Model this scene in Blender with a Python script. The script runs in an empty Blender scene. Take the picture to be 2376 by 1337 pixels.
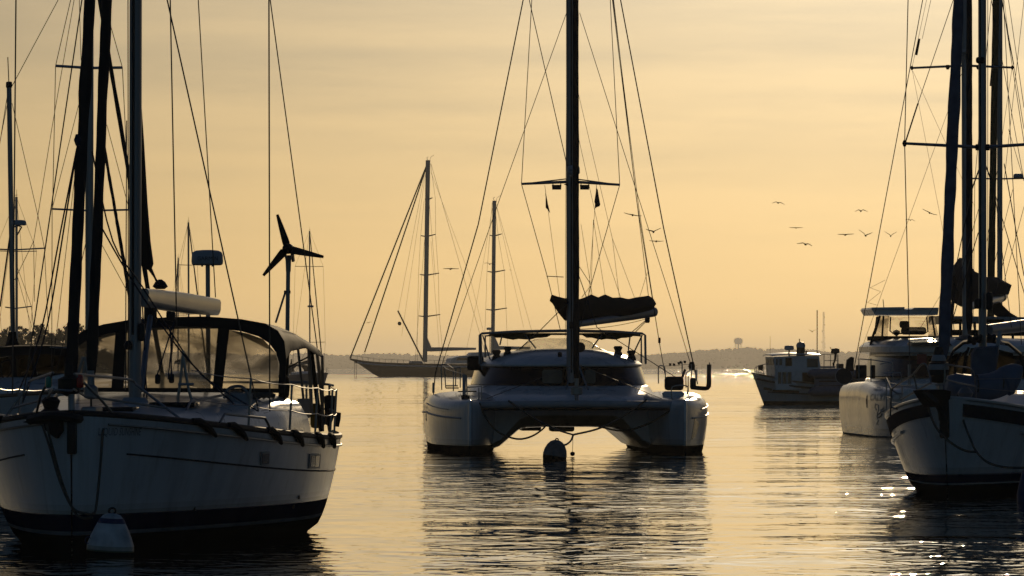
import bpy, bmesh, math, random
from mathutils import Vector, Matrix, noise
random.seed(7)
R_ = math.radians
sc = bpy.context.scene
COL = sc.collection

# ------------------------------------------------------------------ camera
F, H, HX, HY = 14500.0, 1.915, 1188.0, 854.0      # focal in photo pixels, eye height, principal column, horizon row
cam_d = bpy.data.cameras.new('camera')
cam = bpy.data.objects.new('camera', cam_d)
COL.objects.link(cam)
cam.location = (0, 0, H)
cam.rotation_euler = (R_(90), 0, 0)
cam_d.sensor_width = 36
cam_d.lens = 36 * F / 2376
cam_d.shift_y = (HY - 668.5) / 2376
cam_d.clip_start, cam_d.clip_end = 1.0, 60000
sc.camera = cam

# ------------------------------------------------------------------ sky and sun
SUN_AZ, SUN_EL = R_(3.9), R_(7.8)
sunv = Vector((math.sin(SUN_AZ) * math.cos(SUN_EL), math.cos(SUN_AZ) * math.cos(SUN_EL), math.sin(SUN_EL)))
sd = bpy.data.lights.new('sun', 'SUN')
sd.energy, sd.angle, sd.color = 3.8, R_(0.53), (1.0, 0.76, 0.46)
so = bpy.data.objects.new('sun', sd)
so.rotation_euler = sunv.to_track_quat('Z', 'Y').to_euler()
so.location = sunv * 200
COL.objects.link(so)
world = bpy.data.worlds.new('World')
sc.world = world
world.use_nodes = True
wn, wl = world.node_tree.nodes, world.node_tree.links
wn.clear()
def WN(t, **kw):
    n = wn.new(t)
    for k, v in kw.items():
        setattr(n, k, v)
    return n
sky = WN('ShaderNodeTexSky', sky_type='NISHITA', sun_disc=False, sun_elevation=SUN_EL, sun_rotation=SUN_AZ,
         air_density=1.0, dust_density=1.2, ozone_density=1.0)
tc = WN('ShaderNodeTexCoord')
def WM(op, a, b=None):
    n = WN('ShaderNodeMath', operation=op)
    for i, x in enumerate((a, b)):
        if x is None: continue
        if isinstance(x, (int, float)): n.inputs[i].default_value = x
        else: wl.new(x, n.inputs[i])
    return n.outputs[0]
dot = WN('ShaderNodeVectorMath', operation='DOT_PRODUCT')
wl.new(tc.outputs['Generated'], dot.inputs[0]); dot.inputs[1].default_value = sunv
ang = WM('ARCCOSINE', WM('MINIMUM', dot.outputs['Value'], 0.99999))
# dusty golden air round the sun: falls off with the angle from it
aur1 = WM('EXPONENT', WM('MULTIPLY', ang, -1 / R_(2.1)))
sepd = WN('ShaderNodeSeparateXYZ'); wl.new(tc.outputs['Generated'], sepd.inputs[0])
aur2 = WM('MULTIPLY', WM('EXPONENT', WM('MULTIPLY', ang, -1 / R_(28))), WM('EXPONENT', WM('MULTIPLY', WM('ABSOLUTE', sepd.outputs['Z']), -1 / 0.022)))
def WMIX(bt, f, a, b):
    n = WN('ShaderNodeMix', data_type='RGBA', blend_type=bt)
    for s, x in ((0, f), (6, a), (7, b)):
        if isinstance(x, (int, float)): n.inputs[s].default_value = x
        elif isinstance(x, tuple): n.inputs[s].default_value = x + (1,)
        else: wl.new(x, n.inputs[s])
    return n.outputs[2]
def WSC(col, fac):
    n = WN('ShaderNodeVectorMath', operation='SCALE')
    if isinstance(col, tuple): n.inputs[0].default_value = col
    else: wl.new(col, n.inputs[0])
    if isinstance(fac, (int, float)): n.inputs[3].default_value = fac
    else: wl.new(fac, n.inputs[3])
    return n.outputs[0]
def WADD(a, b):
    n = WN('ShaderNodeVectorMath', operation='ADD'); wl.new(a, n.inputs[0]); wl.new(b, n.inputs[1]); return n.outputs[0]
SKY_BASE, AUR1, HORIZ = 1.0, 225.0, 25.0
away = WN('ShaderNodeMapRange', interpolation_type='SMOOTHSTEP'); away.inputs[1].default_value = R_(35); away.inputs[2].default_value = R_(100)
wl.new(ang, away.inputs[0])
base = WMIX('MULTIPLY', away.outputs[0], WMIX('MULTIPLY', 1.0, WSC(sky.outputs[0], SKY_BASE), (0.765, 0.925, 1.48)), (1.44, 1.75, 1.60))   # clear cool sky opposite the sun
glow = WADD(WSC((1.0, 0.86, 0.62), WM('MULTIPLY', aur1, AUR1)), WSC((0.86, 0.68, 0.33), WM('MULTIPLY', aur2, HORIZ)))
tot = WADD(base, glow)
# thin streaks of high cloud
mp = WN('ShaderNodeMapping'); mp.inputs['Scale'].default_value = (9, 9, 95)
mp.inputs['Rotation'].default_value = (0, R_(1.2), 0)
wl.new(tc.outputs['Generated'], mp.inputs[0])
nz = WN('ShaderNodeTexNoise'); nz.inputs['Scale'].default_value = 1.3; nz.inputs['Detail'].default_value = 6; nz.inputs['Roughness'].default_value = 0.62
wl.new(mp.outputs[0], nz.inputs[0])
rp = WN('ShaderNodeValToRGB'); rp.color_ramp.elements[0].position = 0.40; rp.color_ramp.elements[1].position = 0.70
wl.new(nz.outputs['Fac'], rp.inputs[0])
mr = WN('ShaderNodeMapRange'); mr.inputs[1].default_value = 0.002; mr.inputs[2].default_value = 0.040
wl.new(sepd.outputs['Z'], mr.inputs[0])
cf = WM('MULTIPLY', WM('MULTIPLY', rp.outputs[0], mr.outputs[0]), 0.55)
tot = WMIX('MULTIPLY', cf, tot, (0.66, 0.72, 0.84))
bg = WN('ShaderNodeBackground'); bg.inputs[1].default_value = 0.05
wl.new(tot, bg.inputs[0])
wo = WN('ShaderNodeOutputWorld'); wl.new(bg.outputs[0], wo.inputs[0])
sc.view_settings.view_transform = 'Standard'
sc.view_settings.look = 'None'
sc.view_settings.exposure = -2.0
sc.view_settings.gamma = 1.0
sc.view_settings.use_curve_mapping = False
sc.render.engine = 'CYCLES'
sc.cycles.max_bounces = 8
sc.cycles.transparent_max_bounces = 24
sc.cycles.volume_bounces = 0
sc.cycles.caustics_reflective = False
sc.cycles.caustics_refractive = False
sc.cycles.sample_clamp_indirect = 6.0
sc.cycles.use_denoising = True

# ------------------------------------------------------------------ materials
MATS = {}
def mat(name, col, rough=0.5, metal=0.0, var=0.12, scale=4.0, bump=0.0, coat=0.0, spec=0.5, stretch=(1, 1, 1), bands=None, matte=0.0, streak=0.0):
    """Principled surface with mottled colour; bands = [(z, colour)...] are painted stripes by height on the thing."""
    m = bpy.data.materials.new(name); MATS[name] = m
    m.use_nodes = True
    nt = m.node_tree; N, Lk = nt.nodes, nt.links
    b = N['Principled BSDF']
    b.inputs['Metallic'].default_value = metal
    b.inputs['Roughness'].default_value = rough
    b.inputs['Coat Weight'].default_value = coat
    b.inputs['Coat Roughness'].default_value = 0.12
    b.inputs['Specular IOR Level'].default_value = spec
    t = N.new('ShaderNodeTexCoord')
    mpp = N.new('ShaderNodeMapping'); mpp.inputs['Scale'].default_value = stretch
    Lk.new(t.outputs['Object'], mpp.inputs[0])
    n = N.new('ShaderNodeTexNoise'); n.inputs['Scale'].default_value = scale; n.inputs['Detail'].default_value = 5
    Lk.new(mpp.outputs[0], n.inputs[0])
    r = N.new('ShaderNodeMapRange'); r.inputs[1].default_value = 0.3; r.inputs[2].default_value = 0.7
    r.inputs[3].default_value = 1 - var; r.inputs[4].default_value = 1 + var * 0.5
    Lk.new(n.outputs['Fac'], r.inputs[0])
    x = N.new('ShaderNodeVectorMath'); x.operation = 'SCALE'
    if bands:
        s = N.new('ShaderNodeSeparateXYZ'); Lk.new(t.outputs['Object'], s.inputs[0])
        q = N.new('ShaderNodeMapRange'); q.inputs[1].default_value = -1; q.inputs[2].default_value = 4
        Lk.new(s.outputs['Z'], q.inputs[0])
        cr = N.new('ShaderNodeValToRGB'); cr.color_ramp.interpolation = 'CONSTANT'
        el = cr.color_ramp.elements
        el[0].position = 0; el[0].color = tuple(bands[0][1]) + (1,)
        el.remove(el[1])
        for z, c in bands[1:]:
            e = el.new((z + 1) / 5); e.color = tuple(c) + (1,)
        Lk.new(q.outputs[0], cr.inputs[0]); Lk.new(cr.outputs[0], x.inputs[0])
        zt = bands[1][0] if len(bands) < 5 else bands[3][0]; zt = (matte if matte else zt)
        gl = N.new('ShaderNodeMapRange'); gl.inputs[1].default_value = zt - 0.004; gl.inputs[2].default_value = zt + 0.004
        Lk.new(s.outputs['Z'], gl.inputs[0])
        for nm_, v_ in (('Coat Weight', coat), ('Specular IOR Level', spec)):
            g2 = N.new('ShaderNodeMath'); g2.operation = 'MULTIPLY'; g2.inputs[1].default_value = v_; Lk.new(gl.outputs[0], g2.inputs[0]); Lk.new(g2.outputs[0], b.inputs[nm_])
    else:
        x.inputs[0].default_value = col
    Lk.new(r.outputs[0], x.inputs[3])
    if streak:                                   # rain streaks and rust weeps running down the topsides
        m2 = N.new('ShaderNodeMapping'); m2.inputs['Scale'].default_value = (3.2, 3.2, 0.16); Lk.new(t.outputs['Object'], m2.inputs[0])
        n2 = N.new('ShaderNodeTexNoise'); n2.inputs['Scale'].default_value = 2.6; n2.inputs['Detail'].default_value = 6; n2.inputs['Roughness'].default_value = 0.65; Lk.new(m2.outputs[0], n2.inputs[0])
        r3 = N.new('ShaderNodeMapRange'); r3.inputs[1].default_value = 0.52; r3.inputs[2].default_value = 0.72; r3.inputs[4].default_value = streak; Lk.new(n2.outputs['Fac'], r3.inputs[0])
        mx = N.new('ShaderNodeMix'); mx.data_type = 'RGBA'; mx.blend_type = 'MULTIPLY'; mx.inputs[7].default_value = (0.42, 0.36, 0.26, 1)
        Lk.new(r3.outputs[0], mx.inputs[0]); Lk.new(x.outputs[0], mx.inputs[6]); Lk.new(mx.outputs[2], b.inputs['Base Color'])
    else: Lk.new(x.outputs[0], b.inputs['Base Color'])
    r2 = N.new('ShaderNodeMapRange'); r2.inputs[3].default_value = max(0.02, rough - 0.08); r2.inputs[4].default_value = min(1, rough + 0.1)
    Lk.new(n.outputs['Fac'], r2.inputs[0]); Lk.new(r2.outputs[0], b.inputs['Roughness'])
    if bump:
        bp = N.new('ShaderNodeBump'); bp.inputs['Strength'].default_value = 0.6; bp.inputs['Distance'].default_value = bump
        Lk.new(n.outputs['Fac'], bp.inputs['Height']); Lk.new(bp.outputs[0], b.inputs['Normal'])
    return m
WHITE, BLACK, NAVY = (0.72, 0.73, 0.72), (0.012, 0.013, 0.014), (0.012, 0.02, 0.05)
hullA = mat('sloop hull paint', WHITE, 0.22, var=0.22, scale=1.5, coat=0.2, stretch=(1, 1, 0.35), bump=0.004,
            streak=0.30, bands=[(-1, BLACK), (0.19, (0.22, 0.23, 0.23)), (0.215, NAVY), (0.40, (0.52, 0.51, 0.45)), (0.43, (0.64, 0.64, 0.61)), (0.50, WHITE)], matte=0.40)
hullB = mat('ketch hull paint', WHITE, 0.3, var=0.2, scale=1.5, coat=0.3, bands=[(-1, BLACK), (0.15, NAVY), (0.3, WHITE)])
hullD = mat('catamaran hull paint', WHITE, 0.2, var=0.24, scale=1.3, coat=0.2, stretch=(1, 1, 0.4), bump=0.006,
            streak=0.30, bands=[(-1, BLACK), (0.17, (0.45, 0.44, 0.38)), (0.20, (0.62, 0.62, 0.58)), (0.30, WHITE)], matte=0.17)
hullQ = mat('anchored catamaran hull paint', WHITE, 0.25, var=0.2, scale=1.2, coat=0.4, streak=0.30, bands=[(-1, (0.2, 0.2, 0.19)), (0.05, (0.30, 0.30, 0.29)), (0.24, WHITE)])
hullR = mat('cruiser hull paint', (0.74, 0.74, 0.71), 0.28, var=0.16, scale=1.4, coat=0.4, stretch=(1, 1, 0.4), bump=0.003,
            streak=0.30, bands=[(-1, BLACK), (0.16, (0.5, 0.5, 0.48)), (0.185, NAVY), (0.31, (0.5, 0.5, 0.48)), (0.335, (0.62, 0.61, 0.56)), (0.42, (0.74, 0.74, 0.71))])
hullW = mat('trawler hull paint', (0.55, 0.55, 0.52), 0.4, var=0.16, scale=1.2, streak=0.30, bands=[(-1, BLACK), (0.16, (0.55, 0.55, 0.52))])
hullK = mat('far ketch hull paint', (0.03, 0.035, 0.05), 0.6, var=0.1, scale=0.4, spec=0.1, bands=[(-1, (0.05, 0.02, 0.02)), (0.2, (0.04, 0.045, 0.06))])
gel = mat('white gelcoat', WHITE, 0.28, var=0.12, scale=2.5, coat=0.3)
gelg = mat('grey gelcoat', (0.38, 0.39, 0.40), 0.4, var=0.15, scale=3)
deckm = mat('non-slip deck', (0.42, 0.43, 0.43), 0.6, var=0.2, scale=5, bump=0.003)
canvas = mat('black canvas', (0.016, 0.017, 0.02), 0.75, var=0.3, scale=6, bump=0.01, spec=0.3)
canvasn = mat('navy canvas', (0.02, 0.026, 0.042), 0.8, var=0.3, scale=6, bump=0.01, spec=0.3)
canvasg = mat('grey blue sailcloth cover', (0.11, 0.13, 0.17), 0.75, var=0.25, scale=6, bump=0.012, spec=0.3)
canvast = mat('tan canvas', (0.10, 0.075, 0.03), 0.8, var=0.3, scale=6, bump=0.01, spec=0.3)
glassd = mat('smoked window glass', (0.008, 0.009, 0.010), 0.08, var=0.1, spec=0.22)
glassl = mat('dull cabin window', (0.10, 0.105, 0.10), 0.12, var=0.2, spec=0.6)
steel = mat('stainless steel', (0.30, 0.30, 0.30), 0.42, metal=1.0, var=0.1, scale=12)
alu = mat('anodised aluminium', (0.30, 0.31, 0.33), 0.42, metal=0.75, var=0.15, scale=3, stretch=(1, 1, 0.15))
aluw = mat('white painted spar', (0.46, 0.46, 0.44), 0.3, var=0.12, scale=3, coat=0.3)
wirem = mat('rigging wire', (0.07, 0.07, 0.07), 0.5, metal=0.5, var=0.1)
rope = mat('weathered rope', (0.10, 0.09, 0.075), 0.9, var=0.3, scale=30)
ropeb = mat('blue rope', (0.02, 0.035, 0.07), 0.9, var=0.3, scale=30)
rubber = mat('black rubber', BLACK, 0.6, var=0.2)
radw = mat('radar housing plastic', (0.42, 0.43, 0.45), 0.35, var=0.08)
inkm = mat('dark lettering', (0.05, 0.055, 0.07), 0.5, var=0.1)
inkg = mat('faded lettering', (0.24, 0.25, 0.26), 0.5, var=0.2)
inkp = mat('sun-faded lettering', (0.40, 0.39, 0.35), 0.5, var=0.2)
redm = mat('red lens', (0.55, 0.01, 0.01), 0.2, var=0.05)
greenm = mat('green lens', (0.01, 0.30, 0.20), 0.2, var=0.05)
yellowm = mat('yellow horseshoe foam', (0.25, 0.16, 0.01), 0.7)
flagr = mat('red flag cloth', (0.22, 0.03, 0.035), 0.8, var=0.2)
flagn = mat('striped ensign cloth', (0.06, 0.03, 0.04), 0.8, var=0.2)
hyp = mat('blue grey inflatable fabric', (0.13, 0.16, 0.22), 0.5, var=0.15, scale=4, bump=0.004)
teak = mat('varnished teak', (0.13, 0.065, 0.03), 0.35, var=0.25, scale=6, stretch=(0.2, 1, 1))
buoym = mat('scuffed buoy plastic', (0.62, 0.63, 0.62), 0.45, var=0.35, scale=7, bump=0.004, bands=[(-1, BLACK), (0.040, (0.14, 0.14, 0.09)), (0.065, (0.40, 0.40, 0.34)), (0.095, (0.62, 0.63, 0.62))], matte=0.065, streak=0.35)
buoyb = mat('blue buoy band', (0.02, 0.04, 0.12), 0.5, var=0.2)
buoyd = mat('mossy buoy plastic', (0.16, 0.16, 0.16), 0.6, var=0.4, scale=9, bump=0.01, bands=[(-1, BLACK), (0.07, (0.17, 0.17, 0.165))])
feath = mat('gull plumage', (0.03, 0.028, 0.025), 0.8, var=0.2)
leafm = mat('tree foliage', (0.045, 0.06, 0.025), 0.8, var=0.5, scale=0.8)
farleaf = mat('far wood foliage', (0.032, 0.034, 0.022), 1.0, var=0.3, scale=0.1, spec=0.0)
soil = mat('wooded ground', (0.032, 0.034, 0.022), 1.0, var=0.3, scale=0.02, spec=0.0)
towerm = mat('water tower paint', (0.35, 0.35, 0.35), 0.5)
bark = mat('bark', (0.05, 0.04, 0.03), 0.9)
roofs = mat('solar panel glass', (0.03, 0.035, 0.05), 0.15, var=0.1)

def vinyl_mat(name, lo=0.14, hi=0.66, tint=(0.93, 0.91, 0.87), trans=(0.9, 0.85, 0.75), sc_=2.2):
    m = bpy.data.materials.new(name); m.use_nodes = True
    N, Lk = m.node_tree.nodes, m.node_tree.links
    N.clear()
    o = N.new('ShaderNodeOutputMaterial')
    t = N.new('ShaderNodeTexCoord')
    n = N.new('ShaderNodeTexNoise'); n.inputs['Scale'].default_value = sc_; n.inputs['Detail'].default_value = 4; n.inputs['Distortion'].default_value = 0.8
    mp_ = N.new('ShaderNodeMapping'); mp_.inputs['Scale'].default_value = (1, 0.8, 1.6); Lk.new(t.outputs['Object'], mp_.inputs[0]); Lk.new(mp_.outputs[0], n.inputs[0])
    rmp = N.new('ShaderNodeMapRange'); rmp.inputs[1].default_value = 0.35; rmp.inputs[2].default_value = 0.65; rmp.inputs[3].default_value = lo; rmp.inputs[4].default_value = hi
    Lk.new(n.outputs['Fac'], rmp.inputs[0])
    a = N.new('ShaderNodeBsdfTransparent'); a.inputs[0].default_value = tint + (1,)
    b = N.new('ShaderNodeBsdfTranslucent'); b.inputs[0].default_value = trans + (1,)
    g = N.new('ShaderNodeBsdfGlossy'); g.inputs['Roughness'].default_value = 0.1
    bp = N.new('ShaderNodeBump'); bp.inputs['Distance'].default_value = 0.05; bp.inputs['Strength'].default_value = 0.7
    Lk.new(n.outputs['Fac'], bp.inputs['Height']); Lk.new(bp.outputs[0], g.inputs['Normal']); Lk.new(bp.outputs[0], b.inputs['Normal'])
    m1 = N.new('ShaderNodeMixShader'); Lk.new(rmp.outputs[0], m1.inputs[0]); Lk.new(a.outputs[0], m1.inputs[1]); Lk.new(b.outputs[0], m1.inputs[2])
    fr = N.new('ShaderNodeLayerWeight'); fr.inputs[0].default_value = 0.06
    m2 = N.new('ShaderNodeMixShader'); Lk.new(fr.outputs[1], m2.inputs[0]); Lk.new(m1.outputs[0], m2.inputs[1]); Lk.new(g.outputs[0], m2.inputs[2])
    Lk.new(m2.outputs[0], o.inputs[0])
    return m
vinyl = vinyl_mat('wrinkled clear vinyl')
vinyld = vinyl_mat('smoky clear vinyl', lo=0.1, hi=0.5, tint=(0.38, 0.36, 0.33), trans=(0.25, 0.23, 0.19))
vinylc = vinyl_mat('bright clear vinyl', lo=0.0, hi=0.22, tint=(0.94, 0.94, 0.92), trans=(0.95, 0.93, 0.88))

# ------------------------------------------------------------------ builders
class MB:
    def __init__(s): s.v, s.f = [], []
    def add(s, vs, fs):
        o = len(s.v); s.v += [Vector(v) for v in vs]; s.f += [tuple(i + o for i in f) for f in fs]; return s
    def tube(s, pts, r, n=6, cap=True):
        pts = [Vector(p) for p in pts]; m = len(pts)
        rs = r if isinstance(r, (list, tuple)) else [r] * m
        rings, up = [], None
        for i, p in enumerate(pts):
            d = (pts[min(i + 1, m - 1)] - pts[max(i - 1, 0)])
            d = d.normalized() if d.length > 1e-9 else Vector((0, 0, 1))
            if up is None: up = d.orthogonal().normalized()
            up = (up - d * up.dot(d)); up = up.normalized() if up.length > 1e-6 else d.orthogonal().normalized()
            w = d.cross(up)
            rings.append([p + (up * math.cos(2 * math.pi * k / n) + w * math.sin(2 * math.pi * k / n)) * rs[i] for k in range(n)])
        return s.loft(rings, True, cap)
    def loft(s, rings, closed=True, cap=True):
        n = len(rings[0]); vs = [p for r in rings for p in r]; fs = []
        for i in range(len(rings) - 1):
            for k in range(n if closed else n - 1):
                a, b = i * n + k, i * n + (k + 1) % n
                fs.append((a, b, b + n, a + n))
        if cap and closed:
            fs.append(tuple(range(n - 1, -1, -1))); fs.append(tuple((len(rings) - 1) * n + k for k in range(n)))
        return s.add(vs, fs)
    def lathe(s, prof, c=(0, 0, 0), n=16, M=None):
        c = Vector(c); rings = []
        for r, z in prof:
            ring = []
            for k in range(n):
                a = 2 * math.pi * k / n
                p = Vector((max(r, 1e-4) * math.cos(a), max(r, 1e-4) * math.sin(a), z))
                if M: p = M @ p
                ring.append(c + p)
            rings.append(ring)
        return s.loft(rings)
    def box(s, c, d, rz=0.0, bev=0.0, M=None):
        bm = bmesh.new(); bmesh.ops.create_cube(bm, size=1)
        for v in bm.verts: v.co = Vector((v.co.x * d[0], v.co.y * d[1], v.co.z * d[2]))
        if bev: bmesh.ops.bevel(bm, geom=bm.edges[:] + bm.verts[:], offset=bev, segments=2, affect='EDGES', profile=0.5)
        Q = M if M else Matrix.Rotation(rz, 3, 'Z')
        bm.verts.index_update()
        s.add([Q @ v.co + Vector(c) for v in bm.verts], [[v.index for v in f.verts] for f in bm.faces]); bm.free(); return s
    def prism(s, poly, thick):
        """poly: planar 3D outline; thick: extrusion vector."""
        t = Vector(thick); n = len(poly); P_ = [Vector(p) for p in poly]
        return s.add(P_ + [p + t for p in P_], [tuple(range(n)), tuple(range(2 * n - 1, n - 1, -1))] + [(k, k + n, (k + 1) % n + n, (k + 1) % n) for k in range(n)])
    def strip(s, a, b, thick):
        """band between two polylines, with thickness."""
        t = Vector(thick); n = len(a); rings = []
        for p, q in zip(a, b):
            p, q = Vector(p), Vector(q); rings.append([p, q, q + t, p + t])
        return s.loft(rings)
    def grid(s, rows, thick=None):
        """rows of points as a sheet; thick (vector) closes it into a solid."""
        if thick is None: return s.loft(rows, False, False)
        t = Vector(thick); n = len(rows[0])
        return s.loft([[Vector(p) for p in r] + [Vector(p) + t for p in reversed(r)] for r in rows])
    def build(s, name, m, parent=None, smooth=True, sharp=38, loc=None):
        me = bpy.data.meshes.new(name)
        me.from_pydata([tuple(v) for v in s.v], [], s.f)
        bm = bmesh.new(); bm.from_mesh(me)
        bmesh.ops.recalc_face_normals(bm, faces=bm.faces); bm.to_mesh(me); bm.free()
        if smooth:
            for p in me.polygons: p.use_smooth = True
            me.set_sharp_from_angle(angle=R_(sharp))
        me.materials.append(m)
        o = bpy.data.objects.new(name, me); COL.objects.link(o)
        if loc is not None: o.location = loc
        if parent is not None: o.parent = parent.root if isinstance(parent, Thing) else parent
        return o
def P(px, py, Y): return Vector(((px - HX) * Y / F, Y, H - (py - HY) * Y / F))
def tag(o, label, cat, group=None, kind=None):
    if kind: o['kind'] = kind
    if label: o['label'] = label
    if cat: o['category'] = cat
    if group: o['group'] = group
    return o
class Thing:
    """An Empty at the thing's base; x forward (bow), y port, z up."""
    def __init__(s, name, loc, fwd, label, cat, group=None):
        s.root = bpy.data.objects.new(name, None); COL.objects.link(s.root)
        s.root.empty_display_size = 0.3
        s.rz = math.atan2(fwd[1], fwd[0])
        s.root.location = loc; s.root.rotation_euler = (0, 0, s.rz)
        s.M = Matrix.Translation(Vector(loc)) @ Matrix.Rotation(s.rz, 4, 'Z'); s.I = s.M.inverted()
        tag(s.root, label, cat, group)
    def w(s, p): return s.M @ Vector(p)
    def p(s, px, py, Y): return s.I @ P(px, py, Y)
    def pu(s, px, py, u): return s._pl(px, py, 0, u)
    def pv(s, px, py, v): return s._pl(px, py, 1, v)
    def _pl(s, px, py, ax, val):
        a, b = s.I @ Vector((0, 0, H)), s.I @ P(px, py, 100.0)
        k = (val - a[ax]) / (b[ax] - a[ax]); return a + (b - a) * k
    def px(s, loc):
        q = s.w(loc); return (HX + q.x * F / q.y, HY - (q.z - H) * F / q.y)
    def wire(s, name, pts, r, m=None, n=5, parent=None): return MB().tube(pts, r, n).build(name, m or wirem, parent or s)
def to_mast(pts, my, zmax, py_top=5.6):
    """carry a stay whose upper end leaves the picture on up to the mast plane (local y = my) or to zmax."""
    pts = [Vector(p) for p in pts]
    if pts[0].z > pts[-1].z: pts.reverse()
    if pts[-1].z < py_top: return pts
    a, b = pts[-2], pts[-1]; d = b - a; k = (zmax - b.z) / d.z if d.z > 1e-6 else 0
    if d.y * (my - b.y) > 0: k = min(k, (my - b.y) / d.y)
    return pts + [b + d * max(k, 0.02)] if k > 0 else pts
def sag(a, b, d, n=12):
    a, b = Vector(a), Vector(b)
    return [a.lerp(b, i / n) - Vector((0, 0, d * 4 * (i / n) * (1 - i / n))) for i in range(n + 1)]
def smooth(pts, n=6):
    """Catmull-Rom through points."""
    pts = [Vector(p) for p in pts]; out = []
    for i in range(len(pts) - 1):
        p0, p1, p2, p3 = pts[max(i - 1, 0)], pts[i], pts[i + 1], pts[min(i + 2, len(pts) - 1)]
        for k in range(n):
            t = k / n
            out.append(0.5 * ((2 * p1) + (p2 - p0) * t + (2 * p0 - 5 * p1 + 4 * p2 - p3) * t * t + (3 * p1 - p0 - 3 * p2 + p3) * t ** 3))
    return out + [pts[-1]]
def interp(tab, x):
    if x <= tab[0][0]: return tab[0][1]
    for (a, b), (c, d) in zip(tab, tab[1:]):
        if x <= c: return b + (d - b) * (x - a) / (c - a)
    return tab[-1][1]
def text_mesh(txt, size, extr=0.0):
    cu = bpy.data.curves.new('lettering', 'FONT'); cu.body = txt; cu.size = size; cu.extrude = extr; cu.resolution_u = 3
    o = bpy.data.objects.new('lettering', cu); COL.objects.link(o)
    bpy.context.view_layer.update()
    me = bpy.data.meshes.new_from_object(o.evaluated_get(bpy.context.evaluated_depsgraph_get()))
    vs = [v.co.copy() for v in me.vertices]; fs = [tuple(p.vertices) for p in me.polygons]
    bpy.data.objects.remove(o); bpy.data.curves.remove(cu); bpy.data.meshes.remove(me)
    return vs, fs
def flat_text(T, name, txt, c, right, up, width, height, m, extr=0.002, parent=None):
    vs, fs = text_mesh(txt, 1.0, 0.5)
    x0, x1 = min(v.x for v in vs), max(v.x for v in vs); y0, y1 = min(v.y for v in vs), max(v.y for v in vs)
    right, up = Vector(right).normalized(), Vector(up).normalized(); nn = right.cross(up)
    out = [Vector(c) + right * ((v.x - x0) / (x1 - x0) - 0.5) * width + up * ((v.y - y0) / (y1 - y0) - 0.5) * height + nn * v.z * 2 * extr for v in vs]
    return MB().add(out, fs).build(name, m, parent or T, smooth=False)

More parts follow.
